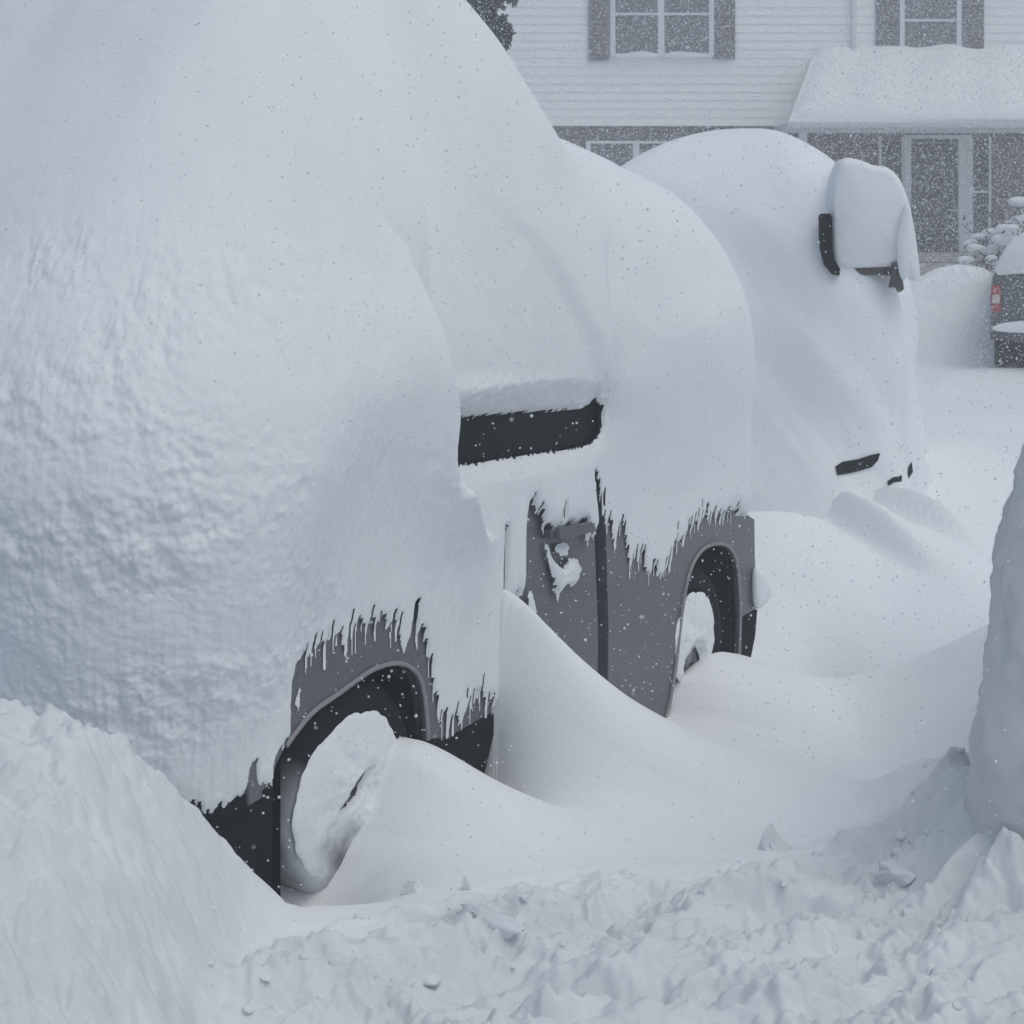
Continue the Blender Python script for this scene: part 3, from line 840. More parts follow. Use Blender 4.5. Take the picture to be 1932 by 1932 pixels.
# ------------------------------------------------------------------ the farther car, all snow
th3 = R(13)
U3 = np.array([math.sin(th3), math.cos(th3)]); N3 = np.array([math.cos(th3), -math.sin(th3)])
W3 = np.array([2.36, 11.2])
car3 = thing('parked_car', (1.75, 13.2, .3), 'car wholly under smooth snow behind the grey car, dark edge of a mirror showing', 'car')
P3, Nr3, S3 = perimeter(0.0, 4.6, .55, .4, 2.5, .022, .08, -1.9)
n3 = len(P3)
rows_n, roof_n = 40, 60
zt3 = np.interp(np.clip(P3[:, 0], 1.35, 3.6), [0, .6, 1.3, 2.2, 4.0, 4.6], [2.85, 2.9, 2.95, 2.95, 2.8, 2.6])
zw3 = np.full(n3, 1.15)
pw3 = 2.1
ou = np.zeros((rows_n + roof_n, n3)); on = ou.copy(); oz = ou.copy()
for r in range(rows_n):
    f = r / rows_n
    z = .2 + (zw3 - .2) * f
    bul = .17 * (1 - f) ** 1.6
    ou[r], on[r], oz[r] = P3[:, 0] + Nr3[:, 0] * bul, P3[:, 1] + Nr3[:, 1] * bul, z
T3u = np.clip(P3[:, 0], 1.35, 3.6)
for k, f in enumerate(np.linspace(0, np.pi / 2, roof_n)):
    a = 1 - max(math.cos(f), 0) ** (2 / pw3); b = math.sin(f) ** (2 / pw3)
    ou[rows_n + k] = P3[:, 0] + (T3u - P3[:, 0]) * a
    on[rows_n + k] = P3[:, 1] + (-1.05 - P3[:, 1]) * a
    oz[rows_n + k] = zw3 + (zt3 - zw3) * b
rf3 = np.concatenate([np.ones(rows_n), 1 - sst(np.linspace(0, 1, roof_n), .3, .85)])[:, None]
rel3 = rf3 * (.06 * fbm(ou * 1.3 + oz * .4, on * 1.2 + oz * .9, 201, 2) + .005 * fbm(ou * 9, on * 9 + oz * 7, 203, 3))
X3 = W3[0] + ou * U3[0] + on * N3[0] + rel3 * .6
Y3 = W3[1] + ou * U3[1] + on * N3[1] - rel3
v3 = np.stack([X3, Y3, oz + rel3 * .3], -1).reshape(-1, 3)
q3 = grid_quads(rows_n + roof_n, n3, None, wrap=True)
mesh_np('snow_cover', v3, q3, SNOW, car3)
bvh3 = BVHTree.FromPolygons([tuple(p) for p in v3], [tuple(p) for p in q3])
def hit3(px, py):
    d = at(px, py, 10) - Vector((0, 0, EYE))
    h = bvh3.ray_cast(Vector((0, 0, EYE)), d.normalized())[0]
    return h
def w3(u, n, z):
    return Vector((W3[0] + u * U3[0] + n * N3[0], W3[1] + u * U3[1] + n * N3[1], z))
bm = bmesh.new()
prism(bm, [w3(u, -.45, z) for u, z in [(.35, .5), (4.2, .5), (4.2, 1.1), (3.8, 1.75), (2.0, 1.8), (1.4, 1.2), (.4, 1.05)]], Vector((-N3[0], -N3[1], 0)) * 1.0, .05)
mesh_bm('body', bm, GREY, car3)
def flush(name, pts, thick, m, parent, lift=.012):
    """a piece set into the surface of the far car's snow"""
    hs = [hit3(x, y) for x, y in pts]
    if any(h is None for h in hs):
        print('MISS', name, [p for p, h in zip(pts, hs) if h is None]); return None
    bm = bmesh.new()
    d = Vector((0, 1, 0))
    prism(bm, [h - d * lift for h in hs], d * thick, 0)
    return mesh_bm(name, bm, m, parent)
flush('headlight_recess', [(1576, 880), (1590, 871), (1620, 866), (1645, 858), (1660, 855), (1656, 868), (1644, 881), (1620, 888), (1598, 893), (1580, 896)], .05, BLACK, car3)
# mirror
Ym = hit3(1556, 450).y - .02
print('mirror depth', Ym)
mir = bpy.data.objects.new('wing_mirror', None); mir.empty_display_size = .1
put(mir, car3); mir.location += at(1600, 515, Ym)
bm = bmesh.new()
prism(bm, [at(x, y, Ym - .10) for x, y in [(1550, 408), (1554, 403), (1566, 403), (1570, 412), (1571, 470), (1573, 490), (1586, 508), (1584, 520), (1572, 518), (1557, 500), (1551, 470)]], (0, .12, 0), .004)
mesh_bm('housing_edge', bm, BLACK, mir)
bm = bmesh.new()
prism(bm, [at(x, y, Ym - .02) for x, y in [(1570, 502), (1690, 502), (1693, 516), (1680, 519), (1575, 520)]], (0, .16, 0), .01)
prism(bm, [at(x, y, Ym - .08) for x, y in [(1683, 495), (1690, 494), (1694, 520), (1704, 530), (1706, 546), (1697, 552), (1690, 536), (1684, 545), (1680, 542), (1686, 524)]], (0, .07, 0), .004)
mesh_bm('bracket', bm, mat('mirror_bracket', (.09, .085, .08), .7), mir)
def slab(bm, outline, k, Y0, Y1, skew=0.0, front=((.0, .0), (0.0, .86), (.02, .93), (.07, .98), (.16, 1.0)), drop=0.0):
    """rounded block: the outline seen at Y0, carried back to Y1"""
    pts = [at(x, y, Y0) for x, y in spline(outline, k)]
    c = sum(pts, Vector()) / len(pts)
    D = Y1 - Y0
    rings = []
    for t, sc in tuple(front) + ((.85, 1.0), (1.0, .96), (1.0, 0)):
        off = Vector((skew * D * t, D * t, -drop * t))
        rings.append([bm.verts.new(c + off)] if sc == 0 else [bm.verts.new(c + (p - c) * sc + off) for p in pts])
    n = len(pts)
    for r0, r1 in zip(rings[:-1], rings[1:]):
        for i in range(n):
            j = (i + 1) % n
            if len(r0) == 1: bm.faces.new((r0[0], r1[j], r1[i]))
            elif len(r1) == 1: bm.faces.new((r0[i], r0[j], r1[0]))
            else: bm.faces.new((r0[i], r0[j], r1[j], r1[i]))
bm = bmesh.new()
slab(bm, [(1567, 390), (1572, 340), (1590, 300), (1620, 300), (1650, 311), (1678, 316), (1702, 341), (1720, 392), (1728, 450), (1730, 500), (1726, 506), (1690, 505), (1640, 507), (1580, 507), (1571, 500), (1568, 450)], 4, Ym - .06, Ym + .5, .10)
slab(bm, [(1694, 440), (1712, 380), (1724, 420), (1733, 480), (1737, 522), (1728, 531), (1716, 524), (1704, 529), (1697, 516), (1693, 480)], 4, Ym - .11, Ym + .16, .1)
mesh_bm('snow_cap', bm, SNOW, mir, True)
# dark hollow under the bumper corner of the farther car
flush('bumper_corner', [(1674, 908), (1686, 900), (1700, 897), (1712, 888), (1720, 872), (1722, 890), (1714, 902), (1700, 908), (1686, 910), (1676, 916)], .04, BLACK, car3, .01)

# ------------------------------------------------------------------ snow banks
def mound(name, cx, cy, prof, n_ang=90, sx=1.0, sy=1.0, seed=1, amp=.05, m=SNOW):
    """prof: list of (radius, height) from the foot to the top"""
    pr = np.array(prof)
    t = np.linspace(0, 1, 46)
    k = np.linspace(0, 1, len(pr))
    rr, zz = np.interp(t, k, pr[:, 0]), np.interp(t, k, pr[:, 1])
    a = np.linspace(0, 2 * np.pi, n_ang, endpoint=False)
    RR, AA = np.meshgrid(rr, a, indexing='ij'); ZZ = np.broadcast_to(zz[:, None], RR.shape)
    nz = amp * fbm(AA * 3 * np.cos(AA * 0), ZZ * 2.2, seed, 3) * np.minimum(1, RR / .2) + amp * .25 * fbm(AA * 11, ZZ * 4, seed + 5, 3)
    x = cx + (RR + nz) * np.cos(AA) * sx; y = cy + (RR + nz) * np.sin(AA) * sy
    return mesh_np(name, np.stack([x, y, ZZ + .6 * nz], -1).reshape(-1, 3), grid_quads(46, n_ang, None, True), m)

# cut bank on the right: a slab of packed snow, its left face nearly upright
def cut_bank():
    ys = np.linspace(5.15, 7.2, 130); nz_ = 120
    ts = np.linspace(0, 1, nz_)
    lf_z = np.array([.2, .45, .58, .85, 1.10, 1.35, 1.50, 1.64, 1.76, 1.80])
    lf_x = np.array([1.43, 1.41, 1.40, 1.435, 1.465, 1.49, 1.515, 1.56, 1.68, 3.2])
    tt = np.linspace(0, 1, len(lf_z))
    Z = np.interp(ts, tt, lf_z); Xb = np.interp(ts, tt, lf_x)
    for _ in range(3):
        Z[1:-1] = (Z[:-2] + 2 * Z[1:-1] + Z[2:]) / 4; Xb[1:-1] = (Xb[:-2] + 2 * Xb[1:-1] + Xb[2:]) / 4
    YY, ZZ = np.meshgrid(ys, Z, indexing='ij'); XX = np.broadcast_to(Xb[None], YY.shape).copy()
    d = (YY - 5.62)
    # front end rounded, back end tapering away
    XX = XX + .9 * np.clip(-d / .45, 0, 1) ** 2.2 + .32 * np.clip(d, 0, 3)
    ZZ2 = .2 + (ZZ - .2) * (1 - .25 * np.clip(-d / .45, 0, 1) ** 2) * (1 - .12 * np.clip(d / 1.6, 0, 1) ** 2)
    rel = .030 * fbm(YY * 5, ZZ * 1.6, 301, 4) + .022 * fbm(YY * 14, ZZ * 5, 303, 4, .6) + .02 * perlin(YY * 2, ZZ * 5, 305)
    XX = XX + rel
    v = np.stack([XX, YY, ZZ2 + .3 * rel], -1).reshape(-1, 3)
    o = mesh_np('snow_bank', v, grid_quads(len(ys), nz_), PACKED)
    tag(o, 'tall grey bank of packed snow with an upright cut face beside the trampled path', 'snow bank')
cut_bank()
p = at(1806, 500, 24)
o = mound('snow_pile', p.x, 24.0, [(2.0, .4), (1.25, .95), (.8, 1.25), (.5, 1.48), (.22, 1.64), (.0, 1.70)], 90, 1.25, .8, 7, .03)
tag(o, 'peaked heap of ploughed snow beside the tail of the dark pickup', 'snow pile')

# ------------------------------------------------------------------ trampled snow: loose clods
verts, tris = [], []
ico = [(-1, 1.618, 0), (1, 1.618, 0), (-1, -1.618, 0), (1, -1.618, 0), (0, -1, 1.618), (0, 1, 1.618), (0, -1, -1.618), (0, 1, -1.618), (1.618, 0, -1), (1.618, 0, 1), (-1.618, 0, -1), (-1.618, 0, 1)]
icf = [(0, 11, 5), (0, 5, 1), (0, 1, 7), (0, 7, 10), (0, 10, 11), (1, 5, 9), (5, 11, 4), (11, 10, 2), (10, 7, 6), (7, 1, 8), (3, 9, 4), (3, 4, 2), (3, 2, 6), (3, 6, 8), (3, 8, 9), (4, 9, 5), (2, 4, 11), (6, 2, 10), (8, 6, 7), (9, 8, 1)]
bmi = bmesh.new()
vs = [bmi.verts.new(Vector(p).normalized()) for p in ico]
for f in icf: bmi.faces.new([vs[k] for k in f])
bmesh.ops.subdivide_edges(bmi, edges=bmi.edges, cuts=1, use_grid_fill=True)
bmi.verts.ensure_lookup_table()
iv = np.array([v.co.normalized() for v in bmi.verts]); it = np.array([[v.index for v in f.verts] for f in bmi.faces]); bmi.free()
bmi = bmesh.new()
bmesh.ops.create_icosphere(bmi, subdivisions=4, radius=1)
bmi.verts.ensure_lookup_table()
iv2 = np.array([v.co.normalized() for v in bmi.verts]); it2 = np.array([[v.index for v in f.verts] for f in bmi.faces]); bmi.free()
def facet(d, n):
    for _ in range(n):
        q = rng.normal(size=3); q /= np.linalg.norm(q)
        e = d @ q - rng.uniform(.35, .75)
        d = d - np.maximum(e, 0)[:, None] * q[None]
    return d
def clods(n):
    global verts, tris
    k = 0
    for _ in range(n * 20):
        if k >= n: break
        x, y = rng.uniform(-1.5, 2.2), rng.uniform(4.0, 6.8)
        e = np.interp(x, EDGE[:, 0], EDGE[:, 1])
        if y > e + .06 or (x < -.85 and rng.random() > .1): continue
        s = .008 + .022 * rng.random() ** 3.0
        if rng.random() < .05: s *= 1.6
        z = float(ground_h(np.array([x]), np.array([y]))[0])
        sc = np.array([s * rng.uniform(.8, 1.6), s * rng.uniform(.8, 1.4), s * rng.uniform(.5, .9)])
        a = rng.uniform(0, 6.28)
        d = facet(iv * (1 + .3 * perlin(iv[:, :1] * 1.7 + k * 3.7, iv[:, 1:2] * 1.7 + iv[:, 2:3] * 1.3, k)), 6) * sc
        d = np.stack([d[:, 0] * math.cos(a) - d[:, 1] * math.sin(a), d[:, 0] * math.sin(a) + d[:, 1] * math.cos(a), d[:, 2]], -1)
        verts.append(d + np.array([x, y, z - sc[2] * .1])); tris.append(it + k * len(iv)); k += 1
clods(170)
o = mesh_np('snow_clods', np.concatenate(verts), np.concatenate(tris), CLOD)
tag(o, 'loose clods of snow strewn over the trampled foreground', 'snow clods', kind='stuff')
# a few large chunks
CH = [((1455, 1604), .075, 'sharp upright wedge of snow at the far edge of the trampled strip'),
      ((787, 1683), .05, 'small rounded snow chunk nearest to the front wheel of the grey car'),
      ((880, 1678), .04, 'small narrow upright snow chunk, second from the front wheel of the grey car'),
      ((938, 1748), .085, 'long low slab of snow lying aslant below the upright small chunk'),
      ((1700, 1655), .07, 'dark sided snow lump on the trampled path in front of the cut bank')]
def ground_hit(px, py):
    Y = 4.0
    while Y < 20:
        p = at(px, py, Y)
        if p.z <= float(ground_h(np.array([p.x]), np.array([p.y]))[0]): return p
        Y += .02
for i, ((px, py), s, lab) in enumerate(CH):
    p = ground_hit(px, py)
    shape = [(1.0, .8, 1.3), (1, .8, .9), (.6, .6, 1.2), (1.7, .6, .5), (1.2, .8, .7)][i]
    d = facet(iv2 * (1 + .30 * perlin(iv2[:, :1] * 1.6 + i * 5.1, iv2[:, 1:2] * 1.6 + iv2[:, 2:3] * 1.9, 900 + i)), 12)
    d = d * (1 + .10 * fbm(d[:, :1] * 5 + d[:, 2:3] * 4, d[:, 1:2] * 5 + d[:, 2:3] * 3, 950 + i, 3))
    if i == 0: d[:, :2] *= (1 - .55 * np.clip(d[:, 2:3], 0, 1)); 
    d = d * s * np.array(shape)
    if i == 3: d = np.stack([d[:, 0] * .75 + d[:, 1] * .3, d[:, 1] - d[:, 0] * .65, d[:, 2] + d[:, 0] * .05], -1)
    o = mesh_np('snow_chunk', d, it2, CLOD)
    o.location = (p.x, p.y, p.z + s * shape[2] * .1)
    tag(o, lab, 'snow chunk')

# ------------------------------------------------------------------ white house across the street
SIDING = mat('white_siding', (.92, .925, .92), .7)
nt = SIDING.node_tree
tc = nt.nodes.new('ShaderNodeTexCoord'); sx = nt.nodes.new('ShaderNodeSeparateXYZ')
ml = nt.nodes.new('ShaderNodeMath'); ml.operation = 'MULTIPLY'; ml.inputs[1].default_value = 1 / .13
fr_ = nt.nodes.new('ShaderNodeMath'); fr_.operation = 'FRACT'
bp = nt.nodes.new('ShaderNodeBump'); bp.inputs['Strength'].default_value = .8; bp.inputs['Distance'].default_value = .02; bp.invert = True
nt.links.new(tc.outputs['Object'], sx.inputs[0]); nt.links.new(sx.outputs['Z'], ml.inputs[0]); nt.links.new(ml.outputs[0], fr_.inputs[0])
nt.links.new(fr_.outputs[0], bp.inputs['Height']); nt.links.new(bp.outputs[0], nt.nodes['Principled BSDF'].inputs['Normal'])
BRICK = mat('brick', (.2, .16, .16), .85)
nt = BRICK.node_tree
tc = nt.nodes.new('ShaderNodeTexCoord'); mp = nt.nodes.new('ShaderNodeMapping'); mp.inputs['Rotation'].default_value = (R(90), 0, 0)
br = nt.nodes.new('ShaderNodeTexBrick'); br.inputs['Scale'].default_value = 4.5
br.inputs['Color1'].default_value = (.20, .165, .165, 1); br.inputs['Color2'].default_value = (.15, .12, .125, 1); br.inputs['Mortar'].default_value = (.26, .25, .25, 1)
br.inputs['Mortar Size'].default_value = .015
nt.links.new(tc.outputs['Object'], mp.inputs[0]); nt.links.new(mp.outputs[0], br.inputs['Vector']); nt.links.new(br.outputs['Color'], nt.nodes['Principled BSDF'].inputs['Base Color'])
TRIM = mat('white_trim', (.74, .76, .78), .55)
SHUT = mat('shutter_slate', (.17, .165, .18), .6)
PANE = mat('window_pane', (.16, .18, .19), .12, spec=.5)
DOORM = mat('door_dark', (.08, .08, .095), .35, spec=.4)
STONE = mat('pale_steps', (.42, .40, .36), .9, noise=(9, (.34, .34, .31), .4, .7))
YH = 32.0
hx = at(1500, 505, YH)
house = thing('house', (hx.x, YH, hx.z - .3), 'white house with slate shutters, brick ground floor and snow covered porch roof', 'house')
def hb(name, x0, y0, x1, y1, front, back, m, parent=None, bevel=0.0):
    """block whose face covers the given rectangle of the facade; front / back are metres in front of the wall"""
    a, b = at(x0, y1, YH), at(x1, y0, YH)
    bm = bmesh.new()
    box(bm, (a.x, YH - front, a.z), (b.x, YH - back, b.z), bevel)
    return mesh_bm(name, bm, m, parent or house)
a = at(330, 238, YH); b = at(2650, -560, YH)
bm = bmesh.new()
nb = int((b.z - a.z) / .145)
pts = [(a.x, YH + 7.9, a.z)]
for k in range(nb):
    z0 = a.z + (b.z - a.z) * k / nb; z1 = a.z + (b.z - a.z) * (k + 1) / nb
    pts += [(a.x, YH - .12, z0), (a.x, YH - .109, z1)]
pts += [(a.x, YH + 7.9, b.z)]
prism(bm, pts, (b.x - a.x, 0, 0))
mesh_bm('upper_wall', bm, SIDING, house)
hb('lower_wall', 342, 238, 2640, 640, .0, -7.8, BRICK)
hb('frieze', 342, 239, 1500, 262, .03, 0, mat('frieze_grey', (.17, .16, .165), .7))
bm = bmesh.new()
a = at(330, -560, YH); b = at(2650, -560, YH)
prism(bm, [(a.x - .4, YH - .6, a.z), (a.x - .4, YH + 8.4, a.z), (a.x - .4, YH + 3.9, a.z + 2.6)], (b.x - a.x + .8, 0, 0))
mesh_bm('roof', bm, SNOW, house)
def window(name, x0, x1, y1, y0, bars, rails, front=.12, depth=.05):
    f = hb(name, x0, y0, x1, y1, front + .012, front - .04, PANE)
    t = 6.5
    bm = bmesh.new()
    def fb(a0, b0, a1, b1, pr=depth):
        lo, hi = at(a0, b1, YH), at(a1, b0, YH)
        box(bm, (lo.x, YH - front - pr, lo.z), (hi.x, YH - front - .014, hi.z))
    fb(x0 - 7, y0, x0 + 2, y1 + 2); fb(x1 - 2, y0, x1 + 7, y1 + 2); fb(x0 + 2, y1 - 4, x1 - 2, y1 + 2); fb(x0 + 2, y0, x1 - 2, y0 + 5)
    for bx in bars: fb(bx - 6, y0 + 5, bx + 6, y1 - 4, depth - .004)
    for ry in rails:
        e = [x0 + 2] + [w for bx in bars for w in (bx - 6, bx + 6)] + [x1 - 2]
        for k in range(0, len(e), 2): fb(e[k], ry - 2.2, e[k + 1], ry + 2.2, depth - .008)
    mesh_bm('frame', bm, TRIM, f)
    return f
def sill_snow(parent, x0, x1, ytop, ybot, front):
    bm = bmesh.new()
    pts = []
    for k in range(13):
        t = k / 12
        y = ybot - (ybot - ytop) * (math.sin(math.pi * t) ** .5) * (.8 + .2 * math.sin(5 * t + x0))
        pts.append(at(x0 + (x1 - x0) * t, y, YH))
    pts = [at(x0, ybot + 1, YH)] + pts + [at(x1, ybot + 1, YH)]
    prism(bm, [Vector((p.x, YH - front - .13, p.z)) for p in pts], (0, .12, 0))
    mesh_bm('sill_snow', bm, SNOW, parent, False)
w1 = window('window', 1158, 1338, 106, -170, [1246], [28, -70])
sill_snow(w1, 1160, 1240, 97, 108, .06); sill_snow(w1, 1252, 1338, 95, 108, .06)
w2 = window('window', 1701, 1803, 97, -170, [], [40, -70])
sill_snow(w2, 1702, 1804, 92, 102, .06)
for x0, x1, y in ((1110, 1148, 115), (1344, 1385, 112), (1650, 1692, 105), (1811, 1852, 103)):
    s = hb('shutter', x0, -175, x1, y, .165, .122, SHUT)
    bm = bmesh.new()
    for ys in range(-168, int(y) - 8, 7):
        lo, hi = at(x0 + 6, ys + 5, YH), at(x1 - 6, ys, YH)
        prism(bm, [(lo.x, YH - .166, lo.z), (lo.x, YH - .18, lo.z), (lo.x, YH - .166, hi.z)], (hi.x - lo.x, 0, 0))
    mesh_bm('slats', bm, SHUT, s)
w3_ = window('window', 1112, 1290, 420, 266, [1200], [330], 0, .06)
window('window', 900, 1050, 420, 266, [975], [330], 0, .06)
hb('downspout', 1604, -560, 1612, 112, .21, .125, TRIM)
# porch
def yz(px, py, front):
    p = at(px, py, YH - front); return p
pr = 1.7
bm = bmesh.new()
e0, e1 = at(1487, 231, YH - pr), at(2300, 231, YH - pr)
t0, t1 = at(1532, 108, YH - .13), at(2300, 108, YH - .13)
pts_b = [e0, e1, t1, t0]
up = Vector((0, 0, .16))
nxs, nys = 60, 18
grid = []
for j in range(nys + 1):
    row = []
    for i in range(nxs + 1):
        s_, t_ = i / nxs, j / nys
        p = e0.lerp(e1, s_).lerp(t0.lerp(t1, s_), t_)
        edge = min(1, s_ * 14, t_ * 6 + .15)
        p = p + Vector((0, 0, .20 * math.sqrt(max(0, edge)) + .03 * math.sin(i * .7) * edge))
        row.append(bm.verts.new(p))
    grid.append(row)
for j in range(nys):
    for i in range(nxs): bm.faces.new((grid[j][i], grid[j][i + 1], grid[j + 1][i + 1], grid[j + 1][i]))
low = [[bm.verts.new(p) for p in (e0, e1)], [bm.verts.new(p) for p in (t0, t1)]]
bm.faces.new([low[0][0], low[0][1]] + list(reversed(grid[0])))
bm.faces.new([low[1][0], low[0][0]] + [grid[j][0] for j in range(nys + 1)])
bm.faces.new((low[0][0], low[1][0], low[1][1], low[0][1]))
porch_snow = mesh_bm('porch_roof', bm, SNOW, house, True)
bm = bmesh.new()
box(bm, (e0.x, YH - pr - .02, e0.z - .17), (e1.x, YH - pr + .10, e0.z - .004), .01)
box(bm, (e0.x - .03, YH - pr - .13, e0.z - .10), (e1.x, YH - pr - .022, e0.z + .0), .02)
box(bm, (e0.x, YH - pr + .102, e0.z - .15), (e0.x + .1, YH - .02, e0.z - .004))
mesh_bm('gutter', bm, mat('gutter_grey', (.55, .58, .60), .6), porch_snow)
for px in (1514,):
    lo, hi = at(px - 7, 640, YH - 1.5), at(px + 7, 246, YH - 1.5)
    bm = bmesh.new(); box(bm, (lo.x, YH - 1.62, lo.z), (hi.x, YH - 1.45, e0.z - .172), .01)
    mesh_bm('porch_column', bm, TRIM, house)
dr = hb('door', 1716, 262, 1806, 474, .04, .0, DOORM)
hb('frame', 1704, 255, 1716, 482, .12, .0, TRIM, dr); hb('frame', 1806, 255, 1830, 482, .12, .0, TRIM, dr)
hb('frame', 1716, 255, 1806, 262, .11, .0, TRIM, dr)
hb('kick_plate', 1718, 440, 1804, 472, .05, .042, mat('kick_plate', (.05, .05, .06), .5), dr)
bm = bmesh.new()
for x0, x1, y0, y1 in ((1723, 1726, 270, 430), (1796, 1799, 270, 430), (1726, 1796, 268, 271), (1726, 1796, 430, 433), (1726, 1796, 346, 349)):
    lo, hi = at(x0, y1, YH), at(x1, y0, YH); box(bm, (lo.x, YH - .06, lo.z), (hi.x, YH - .042, hi.z))
mesh_bm('glazing_bars', bm, mat('bar_grey', (.2, .2, .22), .5), dr)
for x0, x1 in ((1662, 1700), (1834, 1864)):
    s = hb('sidelight', x0, 265, x1, 470, .03, .0, mat('sidelight_pane', (.055, .055, .07), .25))
    hb('frame', x0 - 5, 258, x0, 478, .08, .0, TRIM, s); hb('frame', x1, 258, x1 + 4, 478, .08, .0, TRIM, s)
    hb('frame', x0, 360, x1, 364, .07, .032, TRIM, s)
st = hb('steps', 1690, 475, 1850, 492, 1.0, .0, STONE)
hb('tread', 1680, 493, 1860, 540, 1.3, .0, STONE, st)

# ------------------------------------------------------------------ pickup at the right edge
YP = 21.0
PK = mat('charcoal_paint', (.11, .118, .125), .4, metal=.2, spec=.4)
a = at(1868, 690, YP)
pk = thing('pickup_truck', (a.x, YP, a.z), 'dark grey pickup with a red tail light and a snow covered bumper', 'pickup')
def pb(name, x0, y0, x1, y1, f, b, m, parent=None, bevel=.02):
    lo, hi = at(x0, y1, YP), at(x1, y0, YP)
    bm = bmesh.new(); box(bm, (lo.x, YP - f, lo.z), (hi.x, YP - b, hi.z), bevel)
    return mesh_bm(name, bm, m, parent or pk)
bm = bmesh.new()
prism(bm, [at(x, y, YP) for x, y in [(1869, 615), (1868, 560), (1873, 522), (1880, 508), (2150, 508), (2158, 540), (2158, 615)]], (0, 4.8, 0), .03)
body = mesh_bm('body', bm, PK, pk)
pb('tailgate', 1892, 516, 2136, 600, .03, -.02, PK)
hb2 = pb('tail_light', 1870, 538, 1888, 588, .035, -.05, mat('red_lens', (.35, .05, .045), .25, spec=.5), None, .008)
pb('reversing_lens', 1872, 556, 1886, 572, .042, -.0, mat('clear_lens', (.55, .48, .42), .3), hb2, .004)
pb('bumper', 1868, 624, 2160, 640, .16, -.05, mat('bumper_dark', (.06, .06, .068), .5))
pb('valance', 1876, 640, 2150, 690, .03, -.3, BLACK)
for x in (1905, 2120):
    w = bpy.data.objects.new('wheel', None); put(w, pk); c_ = at(x, 690, YP + .9); w.location += Vector((c_.x, c_.y, c_.z + .1))
    for nm, r_, d_, m_ in (('tyre', .37, .12, RUBBER), ('rim', .22, .125, RIM)):
        bm = bmesh.new()
        bmesh.ops.create_cone(bm, cap_ends=True, segments=32, radius1=r_, radius2=r_, depth=2 * d_)
        bmesh.ops.rotate(bm, verts=bm.verts, cent=(0, 0, 0), matrix=__import__('mathutils').Matrix.Rotation(R(90), 3, 'Y'))
        me = bpy.data.meshes.new(nm); bm.to_mesh(me); bm.free(); me.materials.append(m_); link(bpy.data.objects.new(nm, me), w)
def soft_block(name, outline, y0, y1, parent, m=SNOW, k=5, rough=.0):
    """outline in the picture plane at YP, pushed back, edges rounded"""
    bm = bmesh.new()
    pts = [at(x, y, YP) for x, y in spline(outline, k)]
    c = sum(pts, Vector()) / len(pts)
    rings = []
    D = y1 - y0
    for t, sc in ((0, .0), (0.0, .90), (.015, .96), (.05, .99), (.12, 1), (.9, 1), (1, .95), (1, 0)):
        if sc == 0: rings.append([bm.verts.new(Vector((c.x, YP + y0 + D * t, c.z)))])
        else: rings.append([bm.verts.new(Vector((c.x + (p.x - c.x) * sc, YP + y0 + D * t, c.z + (p.z - c.z) * sc))) for p in pts])
    n = len(pts)
    for r0, r1 in zip(rings[:-1], rings[1:]):
        for i in range(n):
            j = (i + 1) % n
            if len(r0) == 1: bm.faces.new((r0[0], r1[j], r1[i]))
            elif len(r1) == 1: bm.faces.new((r0[i], r0[j], r1[0]))
            else: bm.faces.new((r0[i], r0[j], r1[j], r1[i]))
    return mesh_bm(name, bm, m, parent, True)
soft_block('snow_cover', [(1876, 520), (1880, 498), (1894, 474), (1914, 456), (1940, 441), (2010, 425), (2090, 440), (2140, 480), (2156, 520), (2090, 518), (2010, 520), (1920, 518)], -.06, 5.0, pk)
soft_block('bumper_snow', [(1872, 618), (1885, 611), (1910, 606), (1960, 603), (2060, 604), (2140, 612), (2150, 622), (2080, 626), (1960, 626), (1890, 624)], -.18, .02, pk)

pk.rotation_euler = (0, 0, -.27)
# ------------------------------------------------------------------ snowy shrub by the house
TWIG = mat('twig_brown', (.055, .042, .038), .9)
LEAF = mat('needle_green', (.02, .032, .03), .8, noise=(6, (.035, .05, .045), .4, .7))
def blades(name, pts, size, m, parent, stretch=1.0, up=0.0):
    pts = np.asarray(pts); n = len(pts)
    a = rng.normal(size=(n, 3)); a[:, 2] += up; a /= np.linalg.norm(a, axis=1)[:, None]
    b = np.cross(a, rng.normal(size=(n, 3))); b /= np.linalg.norm(b, axis=1)[:, None]
    s = (size * rng.uniform(.6, 1.5, n))[:, None]
    v = np.stack([pts - a * s * stretch - b * s * .4, pts + a * s * stretch - b * s * .4, pts + a * s * stretch + b * s * .4, pts - a * s * stretch + b * s * .4], 1).reshape(-1, 3)
    return mesh_np(name, v, np.arange(4 * n).reshape(n, 4), m, parent, False)
sb_base = at(1950, 530, 27)
sh = thing('shrub', (sb_base.x, 27, sb_base.z - .4), 'bare shrub loaded with snow behind the dark pickup', 'shrub')
bm = bmesh.new(); tips = []
for i in range(46):
    a = random.uniform(0, 6.28); sp_ = random.uniform(.2, 1.25); h = random.uniform(.6, 1.55) * (1.15 - .3 * sp_)
    p0 = Vector((sb_base.x + random.uniform(-.1, .1), 27 + random.uniform(-.1, .1), sb_base.z - .4))
    p2 = p0 + Vector((math.cos(a) * sp_, math.sin(a) * sp_ * .7, h)); p1 = p0.lerp(p2, .55) + Vector((0, 0, .15))
    tube(bm, [p0, p1, p2], .016, 5, .4)
    tips += [p1, p2, p1.lerp(p2, .5)]
mesh_bm('branches', bm, TWIG, sh)
